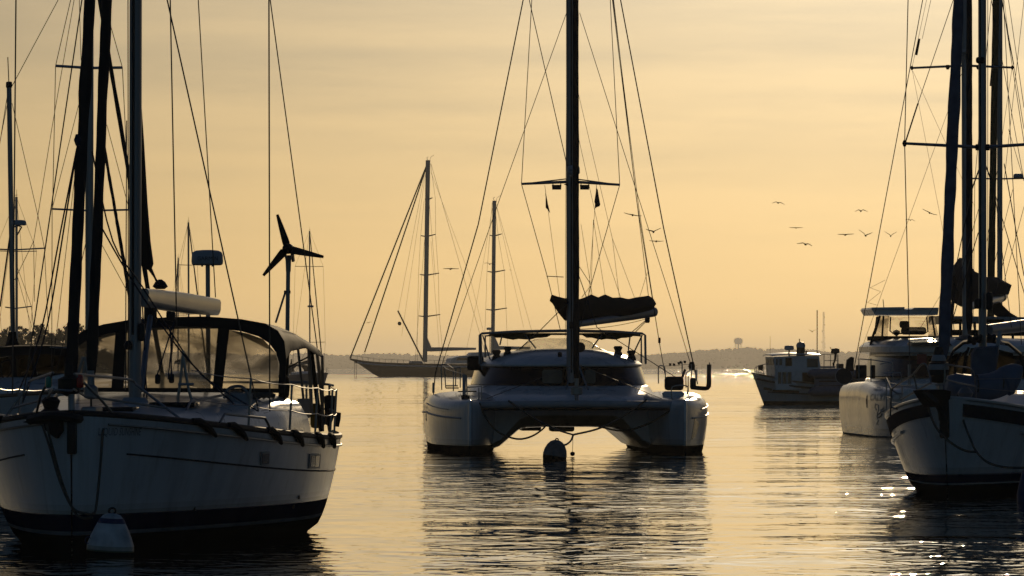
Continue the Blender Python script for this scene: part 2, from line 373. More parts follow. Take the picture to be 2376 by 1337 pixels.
class Hull:
    """Single hull: t 0 (stem) to 1 (transom), z up from the waterline."""
    def __init__(s, L, B, fb, transom=0.8, tm=0.62, rake=0.12, wl=0.84, zmin=-0.4, ent=0.62, tumble=0.0):
        s.L, s.B, s.fb, s.tr, s.tm, s.rake, s.wl, s.zmin, s.ent = L, B, fb, transom, tm, rake, wl, zmin, ent
    def sheer(s, t): return interp(s.fb, t) if len(s.fb) > 3 else s.fb[0][1] * (1 - t) * (1 - 2 * t) + s.fb[1][1] * 4 * t * (1 - t) + s.fb[2][1] * t * (2 * t - 1)
    def b(s, t):
        if t < s.tm: return max(0.012, s.B / 2 * (1 - (1 - t / s.tm) ** 2) ** s.ent)
        k = (t - s.tm) / (1 - s.tm); return s.B / 2 * (1 - (1 - s.tr) * k * k)
    def wlb(s, t): return s.b(t) * (s.wl - 0.22 * (1 - min(1, t / s.tm)) - 0.12 * max(0, (t - 0.7) / 0.3) ** 2)
    def y(s, t, z):
        if z >= 0: return s.wlb(t) + (s.b(t) - s.wlb(t)) * (z / s.sheer(t)) ** (1.12 - 0.66 * min(1.0, t / 0.55))
        return s.wlb(t) * math.sqrt(max(0.0, 1 - (z / s.zmin) ** 2))
    def at(s, t, z, side, off=0.0):
        sh = s.sheer(t)
        p = Vector((-s.L * t + s.rake * (z / sh if z > 0 else 1.5 * z / sh) * (1 - t) ** 3, side * s.y(t, z), z))
        if off:
            e = 0.004
            q = s.at(min(1, t + e), z, side) - s.at(max(0, t - e), z, side); r = s.at(t, z + 0.01, side) - s.at(t, z - 0.01, side)
            nn = q.cross(r).normalized()
            if nn.y * side < 0: nn = -nn
            p = p + nn * off
        return p
    def mesh(s, nst=44, nz=12):
        mb = MB(); rings = []
        for i in range(nst + 1):
            t = (i / nst) ** 1.3; sh = s.sheer(t)
            zs = [s.zmin * (1 - k / 4) ** 1.0 for k in range(4)] + [sh * k / (nz - 1) for k in range(nz)]
            star = [s.at(t, z, -1) for z in reversed(zs)]; port = [s.at(t, z, 1) for z in zs[1:]]
            rings.append(star + port)
        mb.loft(rings, False, False); n = len(rings[0])
        mb.f.append(tuple((nst) * n + k for k in range(n)))
        return mb
    def deck(s, camber=0.07, drop=0.0, nst=40, ny=8, t0=0.0):
        rows = []
        for i in range(nst + 1):
            t = t0 + (1 - t0) * (i / nst) ** 1.3; e = s.at(t, s.sheer(t), 1)
            rows.append([Vector((e.x, e.y * (2 * k / ny - 1), e.z - drop + camber * (1 - (2 * k / ny - 1) ** 2) * min(1, e.y / (s.B / 2)))) for k in range(ny + 1)])
        return MB().grid(rows)
    def rail(s, side, dz, r, t0=0.0, t1=1.0, off=0.0, n=40, seg=6):
        return MB().tube([s.at(t0 + (t1 - t0) * i / n, s.sheer(t0 + (t1 - t0) * i / n), side, off) + Vector((0, 0, dz)) for i in range(n + 1)], r, seg)
    def find(s, T, px, py, side):
        """t, z of the hull side under a sight line."""
        Y = T.root.location.y + s.L * 0.3; t = 0.3
        for _ in range(8):
            z = H - (py - HY) * Y / F
            lo, hi = 0.002, s.tm
            f = lambda q: T.px(s.at(q, min(max(z, s.zmin), s.sheer(q)), side))[0] - px
            sgn = 1 if f(hi) > f(lo) else -1
            for _ in range(30):
                mid = (lo + hi) / 2
                if f(mid) * sgn > 0: hi = mid
                else: lo = mid
            t = (lo + hi) / 2; Y = T.w(s.at(t, z, side)).y
        return t, z
    def patch(s, T, quad, side, off=0.02, nu=8, nv=4, rel=True):
        """quad of 4 photo points (tl, tr, br, bl) lying on the hull side, as a thin shell."""
        c = [s.find(T, q[0], q[1], side) for q in quad]; outer, inner = [], []
        for j in range(nv + 1):
            ro, ri = [], []
            for i in range(nu + 1):
                a, b = i / nu, j / nv
                t = (c[0][0] * (1 - a) + c[1][0] * a) * (1 - b) + (c[3][0] * (1 - a) + c[2][0] * a) * b
                z = (c[0][1] * (1 - a) + c[1][1] * a) * (1 - b) + (c[3][1] * (1 - a) + c[2][1] * a) * b
                z = min(z, s.sheer(t))
                ro.append(s.at(t, z, side, off)); ri.append(s.at(t, z, side, -0.01))
            outer.append(ro + list(reversed(ri)))
        return MB().loft(outer)
    def text(s, T, name, txt, px0, px1, pyt, pyb, side, m, off=0.004):
        vs, fs = text_mesh(txt, 1.0)
        x0, x1 = min(v.x for v in vs), max(v.x for v in vs); y0, y1 = min(v.y for v in vs), max(v.y for v in vs)
        a, b = s.find(T, px0, (pyt + pyb) / 2, side), s.find(T, px1, (pyt + pyb) / 2, side)
        zt, zb = s.find(T, px0, pyt, side)[1], s.find(T, px0, pyb, side)[1]; dz = s.find(T, px1, pyt, side)[1] - zt
        out = []
        for v in vs:
            k, h = (v.x - x0) / (x1 - x0), (v.y - y0) / (y1 - y0)
            out.append(s.at(a[0] + (b[0] - a[0]) * k, zb + (zt - zb) * h + dz * k, side, off))
        return MB().add(out, fs).build(name, m, T, smooth=False)

def furled(T, name, a, b, r0, r1, m, wob=0.10, n=60, seed=0, seg=10):
    """a sail rolled on its stay: radius r0 at foot a to r1 at head b, lumpy."""
    a, b = Vector(a), Vector(b); pts, rs = [], []
    for i in range(n + 1):
        k = i / n; q = noise.noise(Vector((k * 40, seed * 7.1, 0.3))) ; q2 = noise.noise(Vector((k * 22, seed * 3.7, 4.1)))
        pts.append(a.lerp(b, k) + Vector((0, q2 * wob * r0 * 1.3, 0)))
        rr = (r0 + (r1 - r0) * k) * (1 + wob * 2.2 * q)
        if i == 0: rr *= 0.45
        if i == 1: rr *= 0.8
        rs.append(rr)
    return MB().tube(pts, rs, seg).build(name, m, T)
def oval_spar(T, name, a, b, w, d, m, n=14, parent=None, cap=True):
    """straight spar of oval section, w across, d fore and aft (for near-vertical spars)."""
    a, b = Vector(a), Vector(b); rings = []
    for k in (0, 0.25, 0.5, 0.75, 1):
        c = a.lerp(b, k)
        rings.append([c + Vector((d / 2 * math.cos(2 * math.pi * i / n), w / 2 * math.sin(2 * math.pi * i / n), 0)) for i in range(n)])
    return MB().loft(rings).build(name, m, parent or T)
def radome(T, c, r, h, m=None, txt=None, name='radar_dome'):
    prof = [(r * 0.3, -h * 0.5), (r * 0.86, -h * 0.5), (r * 0.97, -h * 0.42), (r, -h * 0.25), (r * 0.97, h * 0.18), (r * 0.9, h * 0.36), (r * 0.72, h * 0.46), (r * 0.3, h * 0.5), (0.0, h * 0.5)]
    o = MB().lathe(prof, c, 28).build(name, m or radw, T)
    if txt:                                   # lettering wrapped round the forward face
        vs, fs = text_mesh(txt, 1.0)
        x0, x1 = min(v.x for v in vs), max(v.x for v in vs); y0, y1 = min(v.y for v in vs), max(v.y for v in vs)
        face = math.atan2(-T.root.location.y, -T.root.location.x) - T.rz      # bearing of the harbour mouth
        out = []
        for v in vs:
            k, q = (v.x - x0) / (x1 - x0) - 0.5, (v.y - y0) / (y1 - y0) - 0.5
            a = face + k * 1.35
            out.append(Vector(c) + Vector((math.cos(a) * r * 1.005, math.sin(a) * r * 1.005, q * h * 0.26 - h * 0.07)))
        MB().add(out, fs).build('lettering', inkm, o, smooth=False)
    return o

# ------------------------------------------------------------------ water, far shore, air
def water_mat():
    """Dark mirror whose normals are the slope of a sum of ripple heights, taken by finite differences."""
    g = bpy.data.node_groups.new('ripple height', 'ShaderNodeTree')
    g.interface.new_socket('Vector', in_out='INPUT', socket_type='NodeSocketVector')
    g.interface.new_socket('Height', in_out='OUTPUT', socket_type='NodeSocketFloat')
    N, Lk = g.nodes, g.links
    gi, go = N.new('NodeGroupInput'), N.new('NodeGroupOutput')
    def layer(scale, sx, sy, det, dist, rot=0.0):
        mp = N.new('ShaderNodeMapping'); mp.inputs['Scale'].default_value = (sx, sy, 1); mp.inputs['Rotation'].default_value = (0, 0, R_(rot))
        Lk.new(gi.outputs[0], mp.inputs[0])
        n = N.new('ShaderNodeTexNoise'); n.noise_dimensions = '2D'; n.inputs['Scale'].default_value = scale; n.inputs['Detail'].default_value = det; n.inputs['Distortion'].default_value = dist
        n.inputs['Roughness'].default_value = 0.45
        Lk.new(mp.outputs[0], n.inputs[0]); return n.outputs['Fac']
    def mth(op, a, b_):
        n = N.new('ShaderNodeMath'); n.operation = op
        for i, x in enumerate((a, b_)):
            if isinstance(x, (int, float)): n.inputs[i].default_value = x
            else: Lk.new(x, n.inputs[i])
        return n.outputs[0]
    def rng_(x, a, b_, c, d):
        n = N.new('ShaderNodeMapRange'); Lk.new(x, n.inputs[0])
        for i, v in enumerate((a, b_, c, d)): n.inputs[i + 1].default_value = v
        return n.outputs[0]
    gr = rng_(layer(0.05, 1, 1.0, 2, 0.6, 4), 0.38, 0.62, 0.30, 1.0)
    sp = N.new('ShaderNodeSeparateXYZ'); Lk.new(gi.outputs[0], sp.inputs[0])
    far = rng_(sp.outputs['Y'], 750, 1300, 0.0, 1.0)          # a breeze ruffles the open bay
    h = mth('ADD', mth('MULTIPLY', layer(0.15, 1.5, 1.2, 1, 0.5, 12), W_SWELL),
            mth('ADD', mth('MULTIPLY', mth('MULTIPLY', layer(0.60, 1.9, 0.85, 2, 1.2, -9), W_WAVE), gr), mth('MULTIPLY', mth('MULTIPLY', layer(1.5, 1.5, 0.9, 2, 0.6, 7), W_RIP), gr)))
    h = mth('ADD', h, mth('MULTIPLY', mth('MULTIPLY', layer(0.9, 1, 1.2, 2, 0.3, 0), W_FAR), far))
    Lk.new(h, go.inputs[0])
    m = bpy.data.materials.new('harbour water'); m.use_nodes = True
    N, Lk = m.node_tree.nodes, m.node_tree.links
    b = N['Principled BSDF']
    b.inputs['Base Color'].default_value = (0.008, 0.011, 0.012, 1)
    b.inputs['Roughness'].default_value = 0.012
    b.inputs['IOR'].default_value = 1.333
    geo = N.new('ShaderNodeNewGeometry')
    hs, E = [], 0.04
    for off in ((0, 0, 0), (E, 0, 0), (0, E, 0)):
        a = N.new('ShaderNodeVectorMath'); a.operation = 'ADD'; Lk.new(geo.outputs['Position'], a.inputs[0]); a.inputs[1].default_value = off
        q = N.new('ShaderNodeGroup'); q.node_tree = g; Lk.new(a.outputs[0], q.inputs[0]); hs.append(q.outputs[0])
    cx = N.new('ShaderNodeCombineXYZ')
    for k in (0, 1):
        d = mth('MULTIPLY', mth('SUBTRACT', hs[0], hs[k + 1]), 1 / E); Lk.new(d, cx.inputs[k])
    nv = N.new('ShaderNodeVectorMath'); nv.operation = 'NORMALIZE'; ad = N.new('ShaderNodeVectorMath'); ad.operation = 'ADD'; Lk.new(cx.outputs[0], ad.inputs[0]); Lk.new(geo.outputs['Normal'], ad.inputs[1]); Lk.new(ad.outputs[0], nv.inputs[0])
    Lk.new(nv.outputs[0], b.inputs['Normal'])
    return m
W_SWELL, W_WAVE, W_RIP, W_FAR = 0.03, 0.036, 0.018, 0.30
def spaced(stops):
    """coordinates with a step that changes from stop to stop: [(start, step), ..., (end, None)]"""
    out = []
    for (a, d), (b, _) in zip(stops, stops[1:]):
        n = max(1, round((b - a) / d)); out += [(a + (b - a) * k / n, d) for k in range(n)]
    return out + [(stops[-1][0], stops[-2][1])]
xs = spaced([(-4400, 700), (-300, 40), (-140, 4), (-34, 0.42), (34, 4), (140, 40), (300, 700), (4400, None)])
ys = spaced([(-40, 8), (40, 0.42), (200, 1.0), (320, 3.4), (1750, 25), (2200, 300), (17000, None)])
WAVES = [(2.6, 0.0055, 0, 0), (6.5, 0.010, 0, 0), (13.0, 0.085, 180, 900), (24.0, 0.10, 300, 1200)]     # length, height, and the distance over which the breeze sets in
vs_, fs_ = [], []
nx = len(xs)
for y, dy in ys:
    for x, dx in xs:
        z = 0.0
        for lam, amp, y0_, y1_ in WAVES:
            k = min(1.0, max(0.0, (lam / max(dx, dy) - 2.2) / 2.0))
            if y1_: k *= min(1.0, max(0.0, (y - y0_) / (y1_ - y0_)))
            if k > 0: z += 1.9 * amp * k * noise.noise(Vector((x * 1.5 / lam + lam, y * 1.9 / lam, lam * 3.3)))
        vs_.append((x, y, z))
for j in range(len(ys) - 1):
    for i in range(nx - 1):
        a = j * nx + i; fs_.append((a, a + 1, a + nx + 1, a + nx))
w = MB(); w.v = vs_; w.f = fs_
tag(w.build('water', water_mat(), sharp=180), None, None, kind='structure')

# far shore: ridge heights traced as landform, in metres at 4.5 km
ridge = [(-1500, 808), (-300, 800), (0, 800), (300, 812), (640, 822), (740, 817), (800, 822), (880, 817), (960, 821), (1110, 824), (1300, 824), (1500, 822),
         (1560, 818), (1620, 811), (1700, 807), (1760, 807), (1850, 809), (1900, 817), (1990, 815), (2100, 811), (2376, 812), (2700, 818), (4000, 815)]
FS = 3.4                                             # the far shore lies about 13 km off
def ridge_h(x, y):
    x, y = x / FS, y / FS
    px = HX + x * F / 4500.0
    top = (HY - interp(ridge, px)) * 4500.0 / F
    q = noise.noise(Vector((x * 0.004, y * 0.001, 0)))
    k = min(1.0, max(0.0, (y - 3580) / 850.0)); k = k * k * (3 - 2 * k)
    return FS * (0.15 + max(0, (top - 1.9)) * k * (1 + 0.10 * q) - 60 * max(0, (y - 5200) / 3000))
rows = []
for y in [3560, 3580, 3620, 3700, 3800, 3900, 4000, 4100, 4200, 4300, 4500, 4700, 5000, 5300, 5700]:
    yy = [(x, FS * (y + 20 * noise.noise(Vector((x * 0.01, 0, 7))))) for x in range(-1300, 1301, 20)]
    rows.append([Vector((x * FS, b, -0.5 if y == 3560 else ridge_h(x * FS, FS * y))) for x, b in yy])
tag(MB().grid(rows).build('hills', soil), None, None, kind='structure')
ico = bmesh.new(); bmesh.ops.create_icosphere(ico, subdivisions=1, radius=1.0)
ico.verts.index_update()
IV = [v.co.copy() for v in ico.verts]; IF = [tuple(v.index for v in f.verts) for f in ico.faces]; ico.free()
rng = random.Random(3)
wd = MB()
def crown_blob(mb, c, r, sq=0.8, rg=rng):
    rot = Matrix.Rotation(rg.uniform(0, 6.28), 3, 'Z')
    mb.add([Vector(c) + rot @ Vector((v.x * r, v.y * r, v.z * r * sq)) * rg.uniform(0.72, 1.18) for v in IV], IF)
for i in range(3400):
    y = FS * (rng.choice((4380, 4440, 4500, 4560, 4300, 4200, 4000)) + rng.uniform(-40, 40))
    x = FS * rng.uniform(-480, 480); r = rng.uniform(2.6, 6.5) * (1 + 0.5 * noise.noise(Vector((x * 0.006, y * 0.003, 2))))
    crown_blob(wd, (x, y, ridge_h(x, y) + r * 0.4), r)
for i in range(700):
    x = FS * rng.uniform(-450, 450); y = FS * rng.uniform(3600, 3900); r = rng.uniform(2.2, 4.5)
    crown_blob(wd, (x, y, ridge_h(x, y) + r * 0.4), r)
tag(wd.build('far_woods', farleaf, smooth=False), 'hazy wooded ridge along the far shore across the whole horizon', 'woods', kind='stuff')

# nearer wooded point on the left
NS_Y = 900.0
def point_h(x):
    return interp([(-140, 7.5), (-73.7, 7.0), (-71.5, 7.6), (-70.3, 8.7), (-68.8, 8.7), (-67.6, 6.6), (-66.6, 7.6), (-65.5, 8.4), (-63.2, 7.8), (-61.3, 6.0), (-59, 3.0), (-56, 0.0)], x)
rows = []
for j, y in enumerate((870, 880, 900, 930, 980)):
    rows.append([Vector((x, y, (-0.5, 0.15, 0.8, 1.2, 0.6)[j] if x < -57 else -0.5)) for x in range(-150, -55, 3)])
tag(MB().grid(rows).build('wooded_point', soil), None, None, kind='structure')
lv = MB(); rl = random.Random(11)
def leaf_clump(mb, c, r, n, rg, size):
    for _ in range(n):
        d = Vector((rg.gauss(0, 1), rg.gauss(0, 1), rg.gauss(0, 1))).normalized() * r * rg.uniform(0.35, 1.0) ** 0.5
        p = Vector(c) + Vector((d.x, d.y, d.z * 0.8))
        a = Vector((rg.gauss(0, 1), rg.gauss(0, 1), rg.gauss(0, 1))).normalized(); b = a.orthogonal().normalized()
        s_ = size * rg.uniform(0.5, 1.3)
        mb.add([p + a * s_, p + b * s_ * 0.7, p - a * s_, p - b * s_ * 0.7], [(0, 1, 2, 3)])
x = -92.0
while x < -57:
    for y in (885, 905, 925):
        hgt = point_h(x) * (1 + 0.16 * rl.uniform(-1, 0.6)) * (0.8 if y == 885 else 1)
        if hgt < 0.8: continue
        nb = 10
        for k in range(nb):
            zz = hgt * (0.25 + 0.68 * (k / (nb - 1)) ** 0.8); rr = 1.45 * (1.05 - 0.75 * (k / (nb - 1)) ** 1.5)
            c = (x + rl.uniform(-1, 1) * rr, y + rl.uniform(-1, 1) * 1.5, 0.4 + zz)
            crown_blob(lv, c, rr * 0.6, 0.85, rl)
            leaf_clump(lv, c, rr, 46, rl, 0.17)
    x += rl.uniform(1.1, 2.0)
tag(lv.build('shore_trees', leafm, smooth=False), 'dark leafy trees crowding the near shore behind the left boats', 'woods', kind='stuff')

# water tower and radio mast on the far ridge
TY = 15400.0
def tz(px, py, Y): return P(px, py, Y)
c = P(1713, 792, TY); g = ridge_h(c.x, TY)
wt = bpy.data.objects.new('water_tower', None); COL.objects.link(wt); wt.location = (c.x, TY, g)
tag(wt, 'hazy round water tower on legs above the far ridge', 'water tower')
m_ = F / TY
MB().lathe([(0, -8 / m_), (6 / m_, -7.4 / m_), (9.6 / m_, -4 / m_), (10.6 / m_, 0), (9.8 / m_, 4 / m_), (7 / m_, 7 / m_), (3 / m_, 8.0 / m_), (0, 8.6 / m_)], (0, 0, c.z - g), 20).build('tank', towerm, wt)
for k in range(6):
    a = k * math.pi / 3 + 0.3
    MB().tube([(9 * math.cos(a), 9 * math.sin(a), -5), (7.8 * math.cos(a), 7.8 * math.sin(a), c.z - g - 2)], 0.6, 5).build('leg', towerm, wt)
MB().tube([(0, 0, -5), (0, 0, c.z - g)], 1.6, 8).build('riser_pipe', towerm, wt)
c = P(1911, 815, TY); g = ridge_h(c.x, TY)
rt = bpy.data.objects.new('radio_mast', None); COL.objects.link(rt); rt.location = (c.x, TY, g)
tag(rt, 'faint lattice radio mast above the far ridge', 'radio mast')
top = P(1911, 724, TY).z - g; lat = MB()
for k in range(3):
    a = k * 2.094 + 0.4; lat.tube([(3.0 * math.cos(a), 3.0 * math.sin(a), -4), (1.6 * math.cos(a), 1.6 * math.sin(a), top)], 0.4, 4)
nb = 15
for i in range(nb):
    for k in range(3):
        a, b = k * 2.094 + 0.4, (k + 1) * 2.094 + 0.4; z0, z1 = top * i / nb, top * (i + 1) / nb
        lat.tube([(2.4 * math.cos(a), 2.4 * math.sin(a), z0), (2.2 * math.cos(b), 2.2 * math.sin(b), z1)], 0.22, 4)
lat.build('lattice', towerm, rt)
for zz, xx in ((0.25, 3.2), (0.3, -4), (0.4, 3.2), (0.55, -3), (0.7, 3), (0.88, 2.4), (0.12, -5), (0.18, 4)):
    MB().lathe([(0.1, -1.4), (1.2, -1.1), (1.2, 1.1), (0.1, 1.4)], (xx, 0, top * zz), 8).build('antenna_dish', towerm, rt)

# air between here and the far shore
hz = MB().box((0, 9950, 36), (9600, 20000, 74)).build('haze', None or mat('haze air', (1, 1, 1)), smooth=False)
hm = hz.data.materials[0]; hm.node_tree.nodes.clear()
ho = hm.node_tree.nodes.new('ShaderNodeOutputMaterial'); hv = hm.node_tree.nodes.new('ShaderNodeVolumePrincipled')
hv.inputs['Color'].default_value = (0.95, 0.93, 0.90, 1); hv.inputs['Density'].default_value = 5.6e-5; hv.inputs['Anisotropy'].default_value = 0.55
hm.node_tree.links.new(hv.outputs[0], ho.inputs['Volume'])
tag(hz, None, None, kind='stuff')

# ================================================================== the near white sloop
A = Thing('sailboat', P(167, 1285, 64.3).xy.to_3d(), (-math.sin(R_(4.2)), -math.cos(R_(4.2))),
          'white sloop with two black furled headsails and a three-blade wind generator, behind the cone buoy', 'sailboat', 'moored sailing boats')
hA = Hull(11.6, 3.8, [(0, 1.42), (0.5, 1.13), (1, 1.10)], transom=0.80, tm=0.66, rake=0.06, wl=0.80, ent=0.60)
hullAo = hA.mesh().build('hull', hullA, A)
hA.deck().build('deck', deckm, A)
for sd_ in (-1, 1):
    hA.rail(sd_, 0.03, 0.035, 0.0, 1.0, -0.01).build('toe_rail', rubber, A)
    hA.rail(sd_, -0.07, 0.012, 0.02, 0.99, 0.008).build('rub_strake', steel, A)
# groove line along the topsides
for sd_, a, b in ((1, 0.045, 0.98), (-1, 0.06, 0.9)):
    MB().tube([hA.at(a + (b - a) * i / 30, hA.sheer(a + (b - a) * i / 30) - 0.36, sd_, 0.003) for i in range(31)], 0.010, 5).build('cove_line', canvasn, A)
# rolled black chafe covers along the rail
for px_, py_ in ((480, 1003), (556, 1006), (640, 1013), (692, 1018), (742, 1022), (780, 1024)):
    t_, z_ = hA.find(A, min(px_, 775), py_, 1); z_ = hA.sheer(t_)
    pts = [hA.at(max(0.01, t_ - 0.035 + 0.012 * k), hA.sheer(max(0.01, t_ - 0.035 + 0.012 * k)), 1, 0.02) + Vector((0, 0, dz)) for k, dz in enumerate((0.05, 0.045, 0.02, -0.03, -0.085))]
    MB().tube(pts, [0.03, 0.045, 0.045, 0.04, 0.02], 7).build('chafe_cover', canvas, A)
for t_ in (0.10, 0.22, 0.36):
    pts = [hA.at(t_ + 0.012 * k, hA.sheer(t_ + 0.012 * k), -1, 0.02) + Vector((0, 0, dz)) for k, dz in enumerate((0.05, 0.05, 0.03, -0.02, -0.07))]
    MB().tube(pts, [0.03, 0.04, 0.04, 0.035, 0.02], 7).build('chafe_cover', canvas, A)
# black cloth hung over the anchor roller
hA.patch(A, [(62, 978), (163, 962), (163, 990), (100, 984)], -1, 0.05).build('bow_cover', canvas, A)
hA.patch(A, [(96, 980), (163, 985), (157, 1000), (136, 1017)], -1, 0.04).build('bow_cover', canvas, A)
MB().box(hA.at(0.0, 1.22, 1) + Vector((0.03, 0, -0.02)), (0.07, 0.10, 0.34), bev=0.015).build('stem_fitting', rubber, A)
MB().tube(smooth([A.pu(70, 975, -0.3), A.pu(110, 966, 0.0), A.pu(150, 967, 0.12), A.pu(180, 972, 0.05), A.pu(205, 968, -0.4)], 5), 0.05, 8).build('anchor_bar', rubber, A)
anc = MB().box(A.pu(213, 955, -0.4), (0.5, 0.16, 0.10), bev=0.02).build('anchor_roller', steel, A)
MB().lathe([(0.11, 0), (0.12, 0.05), (0.07, 0.09), (0.10, 0.17), (0.06, 0.21)], A.pu(118, 968, -0.7), 14).build('windlass', rubber, A)
hA.text(A, 'boat_name', 'LIQUID SUNSHINE', 228, 326, 993, 1014, 1, inkg)
# ports in the topsides
for q, mm in (([(604, 1048), (625, 1048), (624, 1079), (603, 1079)], glassl), ([(717, 1053), (742, 1053), (740, 1087), (715, 1087)], glassl)):
    fr = hA.patch(A, q, 1, 0.012).build('hull_window', gelg, A)
    ins = lambda q, k: [tuple(sum(c[i] for c in q) / 4 + (p_[i] - sum(c[i] for c in q) / 4) * k for i in (0, 1)) for p_ in q]
    qq = ins(q, 0.74)
    if q[0][0] > 700:
        m0 = tuple((qq[0][i] * 0.54 + qq[1][i] * 0.46) for i in (0, 1)); m1 = tuple((qq[3][i] * 0.54 + qq[2][i] * 0.46) for i in (0, 1))
        n0 = tuple((qq[0][i] * 0.46 + qq[1][i] * 0.54) for i in (0, 1)); n1 = tuple((qq[3][i] * 0.46 + qq[2][i] * 0.54) for i in (0, 1))
        hA.patch(A, [qq[0], m0, m1, qq[3]], 1, 0.016, 3, 2).build('pane', mm, fr); hA.patch(A, [n0, qq[1], qq[2], n1], 1, 0.016, 3, 2).build('pane', mm, fr)
    else: hA.patch(A, qq, 1, 0.016, 3, 2).build('pane', glassd, fr)
for px_, py_ in ((451, 1181), (693, 1154), (680, 1175)):
    t_, z_ = hA.find(A, px_, py_, 1); MB().lathe([(0.022, -0.01), (0.025, 0.012), (0.012, 0.014)], hA.at(t_, z_, 1), 10, Matrix.Rotation(-math.pi / 2, 3, 'X')).build('through_hull', rubber, A)
# coachroof
def cabinA(u):
    k = min(1, max(0, (-u - 2.4) / 6.6)); return (0.75 + 0.75 * min(1, k * 1.5) ** 0.7, 0.10 + 0.40 * min(1, k * 1.35) ** 0.75)
rings = []
for i in range(23):
    u = -2.4 - 6.9 * i / 22; w_, h_ = cabinA(u); zd = hA.sheer(-u / 11.6) + 0.02
    prof = [(-1, -0.05), (-0.97, 0.45), (-0.90, 0.8), (-0.78, 0.96), (-0.5, 1.06), (0, 1.12), (0.5, 1.06), (0.78, 0.96), (0.90, 0.8), (0.97, 0.45), (1, -0.05)]
    rings.append([Vector((u, w_ * a, zd + h_ * b)) for a, b in prof])
MB().loft(rings).build('coachroof', gel, A)
def cab_pt(u, k, off=0.0):                      # point on the port cabin side, k up the side
    w_, h_ = cabinA(u); zd = hA.sheer(-u / 11.6) + 0.02
    return Vector((u, w_ * (1 - 0.10 * k) + off, zd + h_ * k * 0.8))
for u in (-5.2, -5.9, -6.6, -7.3, -8.0):
    fr = MB().loft([[cab_pt(u - 0.20 * (1 - k) + du, k, off) for off in (0.012, -0.03)] + [cab_pt(u - 0.20 * (1 - k) + du - 0.30, k, off) for off in (-0.03, 0.012)] for k, du in ((0.18, 0), (0.5, 0.0), (0.88, 0.0))]).build('cabin_window', steel, A)
    MB().loft([[cab_pt(u - 0.03 - 0.20 * (1 - k), k, off) for off in (0.018, -0.02)] + [cab_pt(u - 0.27 - 0.20 * (1 - k), k, off) for off in (-0.02, 0.018)] for k in (0.26, 0.5, 0.80)]).build('pane', glassd, fr)
# hatches, handrails, winches, dorades
for u, y_ in ((-3.1, 0), (-4.0, 0.55)):
    w_, h_ = cabinA(u); MB().box((u, y_, hA.sheer(-u / 11.6) + 0.02 + h_ * 1.1), (0.5, 0.5, 0.06), bev=0.015).build('deck_hatch', glassd, A)
for y0, u0, u1 in ((0.75, -3.4, -5.6), (-0.75, -3.4, -5.6), (1.3, -1.9, -3.2)):
    pts = [Vector((u0 + (u1 - u0) * k / 10, y0 * (1 + 0.03 * k), hA.sheer(-(u0 + (u1 - u0) * k / 10) / 11.6) + (0.04 if y0 > 1 else cabinA(u0 + (u1 - u0) * k / 10)[1] * 1.0) + 0.10 * (0 if k in (0, 10) else 1))) for k in range(11)]
    MB().tube(pts, 0.014, 6).build('grab_rail', steel, A)
for c in (A.pu(585, 925, -6.5), A.pu(545, 930, -6.3)):
    MB().lathe([(0.10, -0.09), (0.11, -0.04), (0.075, 0.0), (0.095, 0.10), (0.06, 0.12)], c, 14).build('winch', steel, A)
MB().tube(smooth([A.pu(520, 925, -5.6), A.pu(528, 905, -5.6), A.pu(545, 897, -5.6), A.pu(565, 900, -5.6), A.pu(582, 925, -5.6)], 5), 0.018, 6).build('deck_hoop', steel, A)
MB().lathe([(0.12, -0.12), (0.14, -0.02), (0.14, 0.02), (0.11, 0.03)], A.pu(557, 918, -5.7), 14).build('vent_cowl', gelg, A)
for px_ in (600, 612, 622): MB().tube(smooth([A.pu(px_ - 14, 922, -6.2), A.pu(px_, 916, -6.2), A.pu(px_ + 16, 920, -6.2)], 4), 0.03, 6).build('rope_coil', rope, A)
# mast, boom and mainsail
MASTU = -4.6
mb_, mt_ = A.pu(313, 935, MASTU), A.pu(313, 935, MASTU) + Vector((-0.25, 0, 15.0))
mast = oval_spar(A, 'mast', mb_, mt_, 0.135, 0.22, alu)
MB().tube([mb_ + Vector((0.105, -0.01, 0.75)), mb_ + Vector((0.105 - 0.09, -0.01, 6.2))], 0.016, 6).build('luff_track', rubber, mast)
MB().lathe([(0.16, -0.06), (0.17, 0.0), (0.12, 0.06)], mb_, 16).build('mast_collar', gelg, mast)
MB().box(A.pu(329, 771, MASTU + 0.05), (0.10, 0.07, 0.20), bev=0.025).build('deck_light', rubber, mast)
MB().lathe([(0.03, -0.05), (0.05, 0), (0.02, 0.05)], A.pu(297, 801, MASTU + 0.1), 8).build('mast_winch', rubber, mast)
for zz, hw in ((7.2, 1.05), (11.3, 0.9)):
    c = mb_.lerp(mt_, zz / 15.0)
    for sd_ in (-1, 1): MB().tube([c, c + Vector((-0.35, sd_ * hw, 0.05))], 0.03, 6).build('spreader', alu, A)
bm0, bm1 = A.pu(328, 690, MASTU - 0.15), A.pu(497, 713, -10.0)
rings = []
for k in range(9):
    c = bm0.lerp(bm1, k / 8); hh = 0.098 + 0.016 * math.sin(math.pi * k / 8); ww = 0.085
    rings.append([c + Vector((0.03 * (k == 8) * zz, ww * yy, hh * zz)) for yy, zz in ((-.55, 1), (.55, 1), (.85, .9), (1, .6), (.9, -.4), (.72, -.8), (.5, -1), (-.5, -1), (-.72, -.8), (-.9, -.4), (-1, .6), (-.85, .9))])
boomA = MB().loft(rings).build('boom', aluw, A)
MB().lathe([(0.05, -0.03), (0.09, 0), (0.06, 0.05), (0.02, 0.08)], A.pu(372, 665, -6.2), 10).build('boom_block', rubber, boomA)
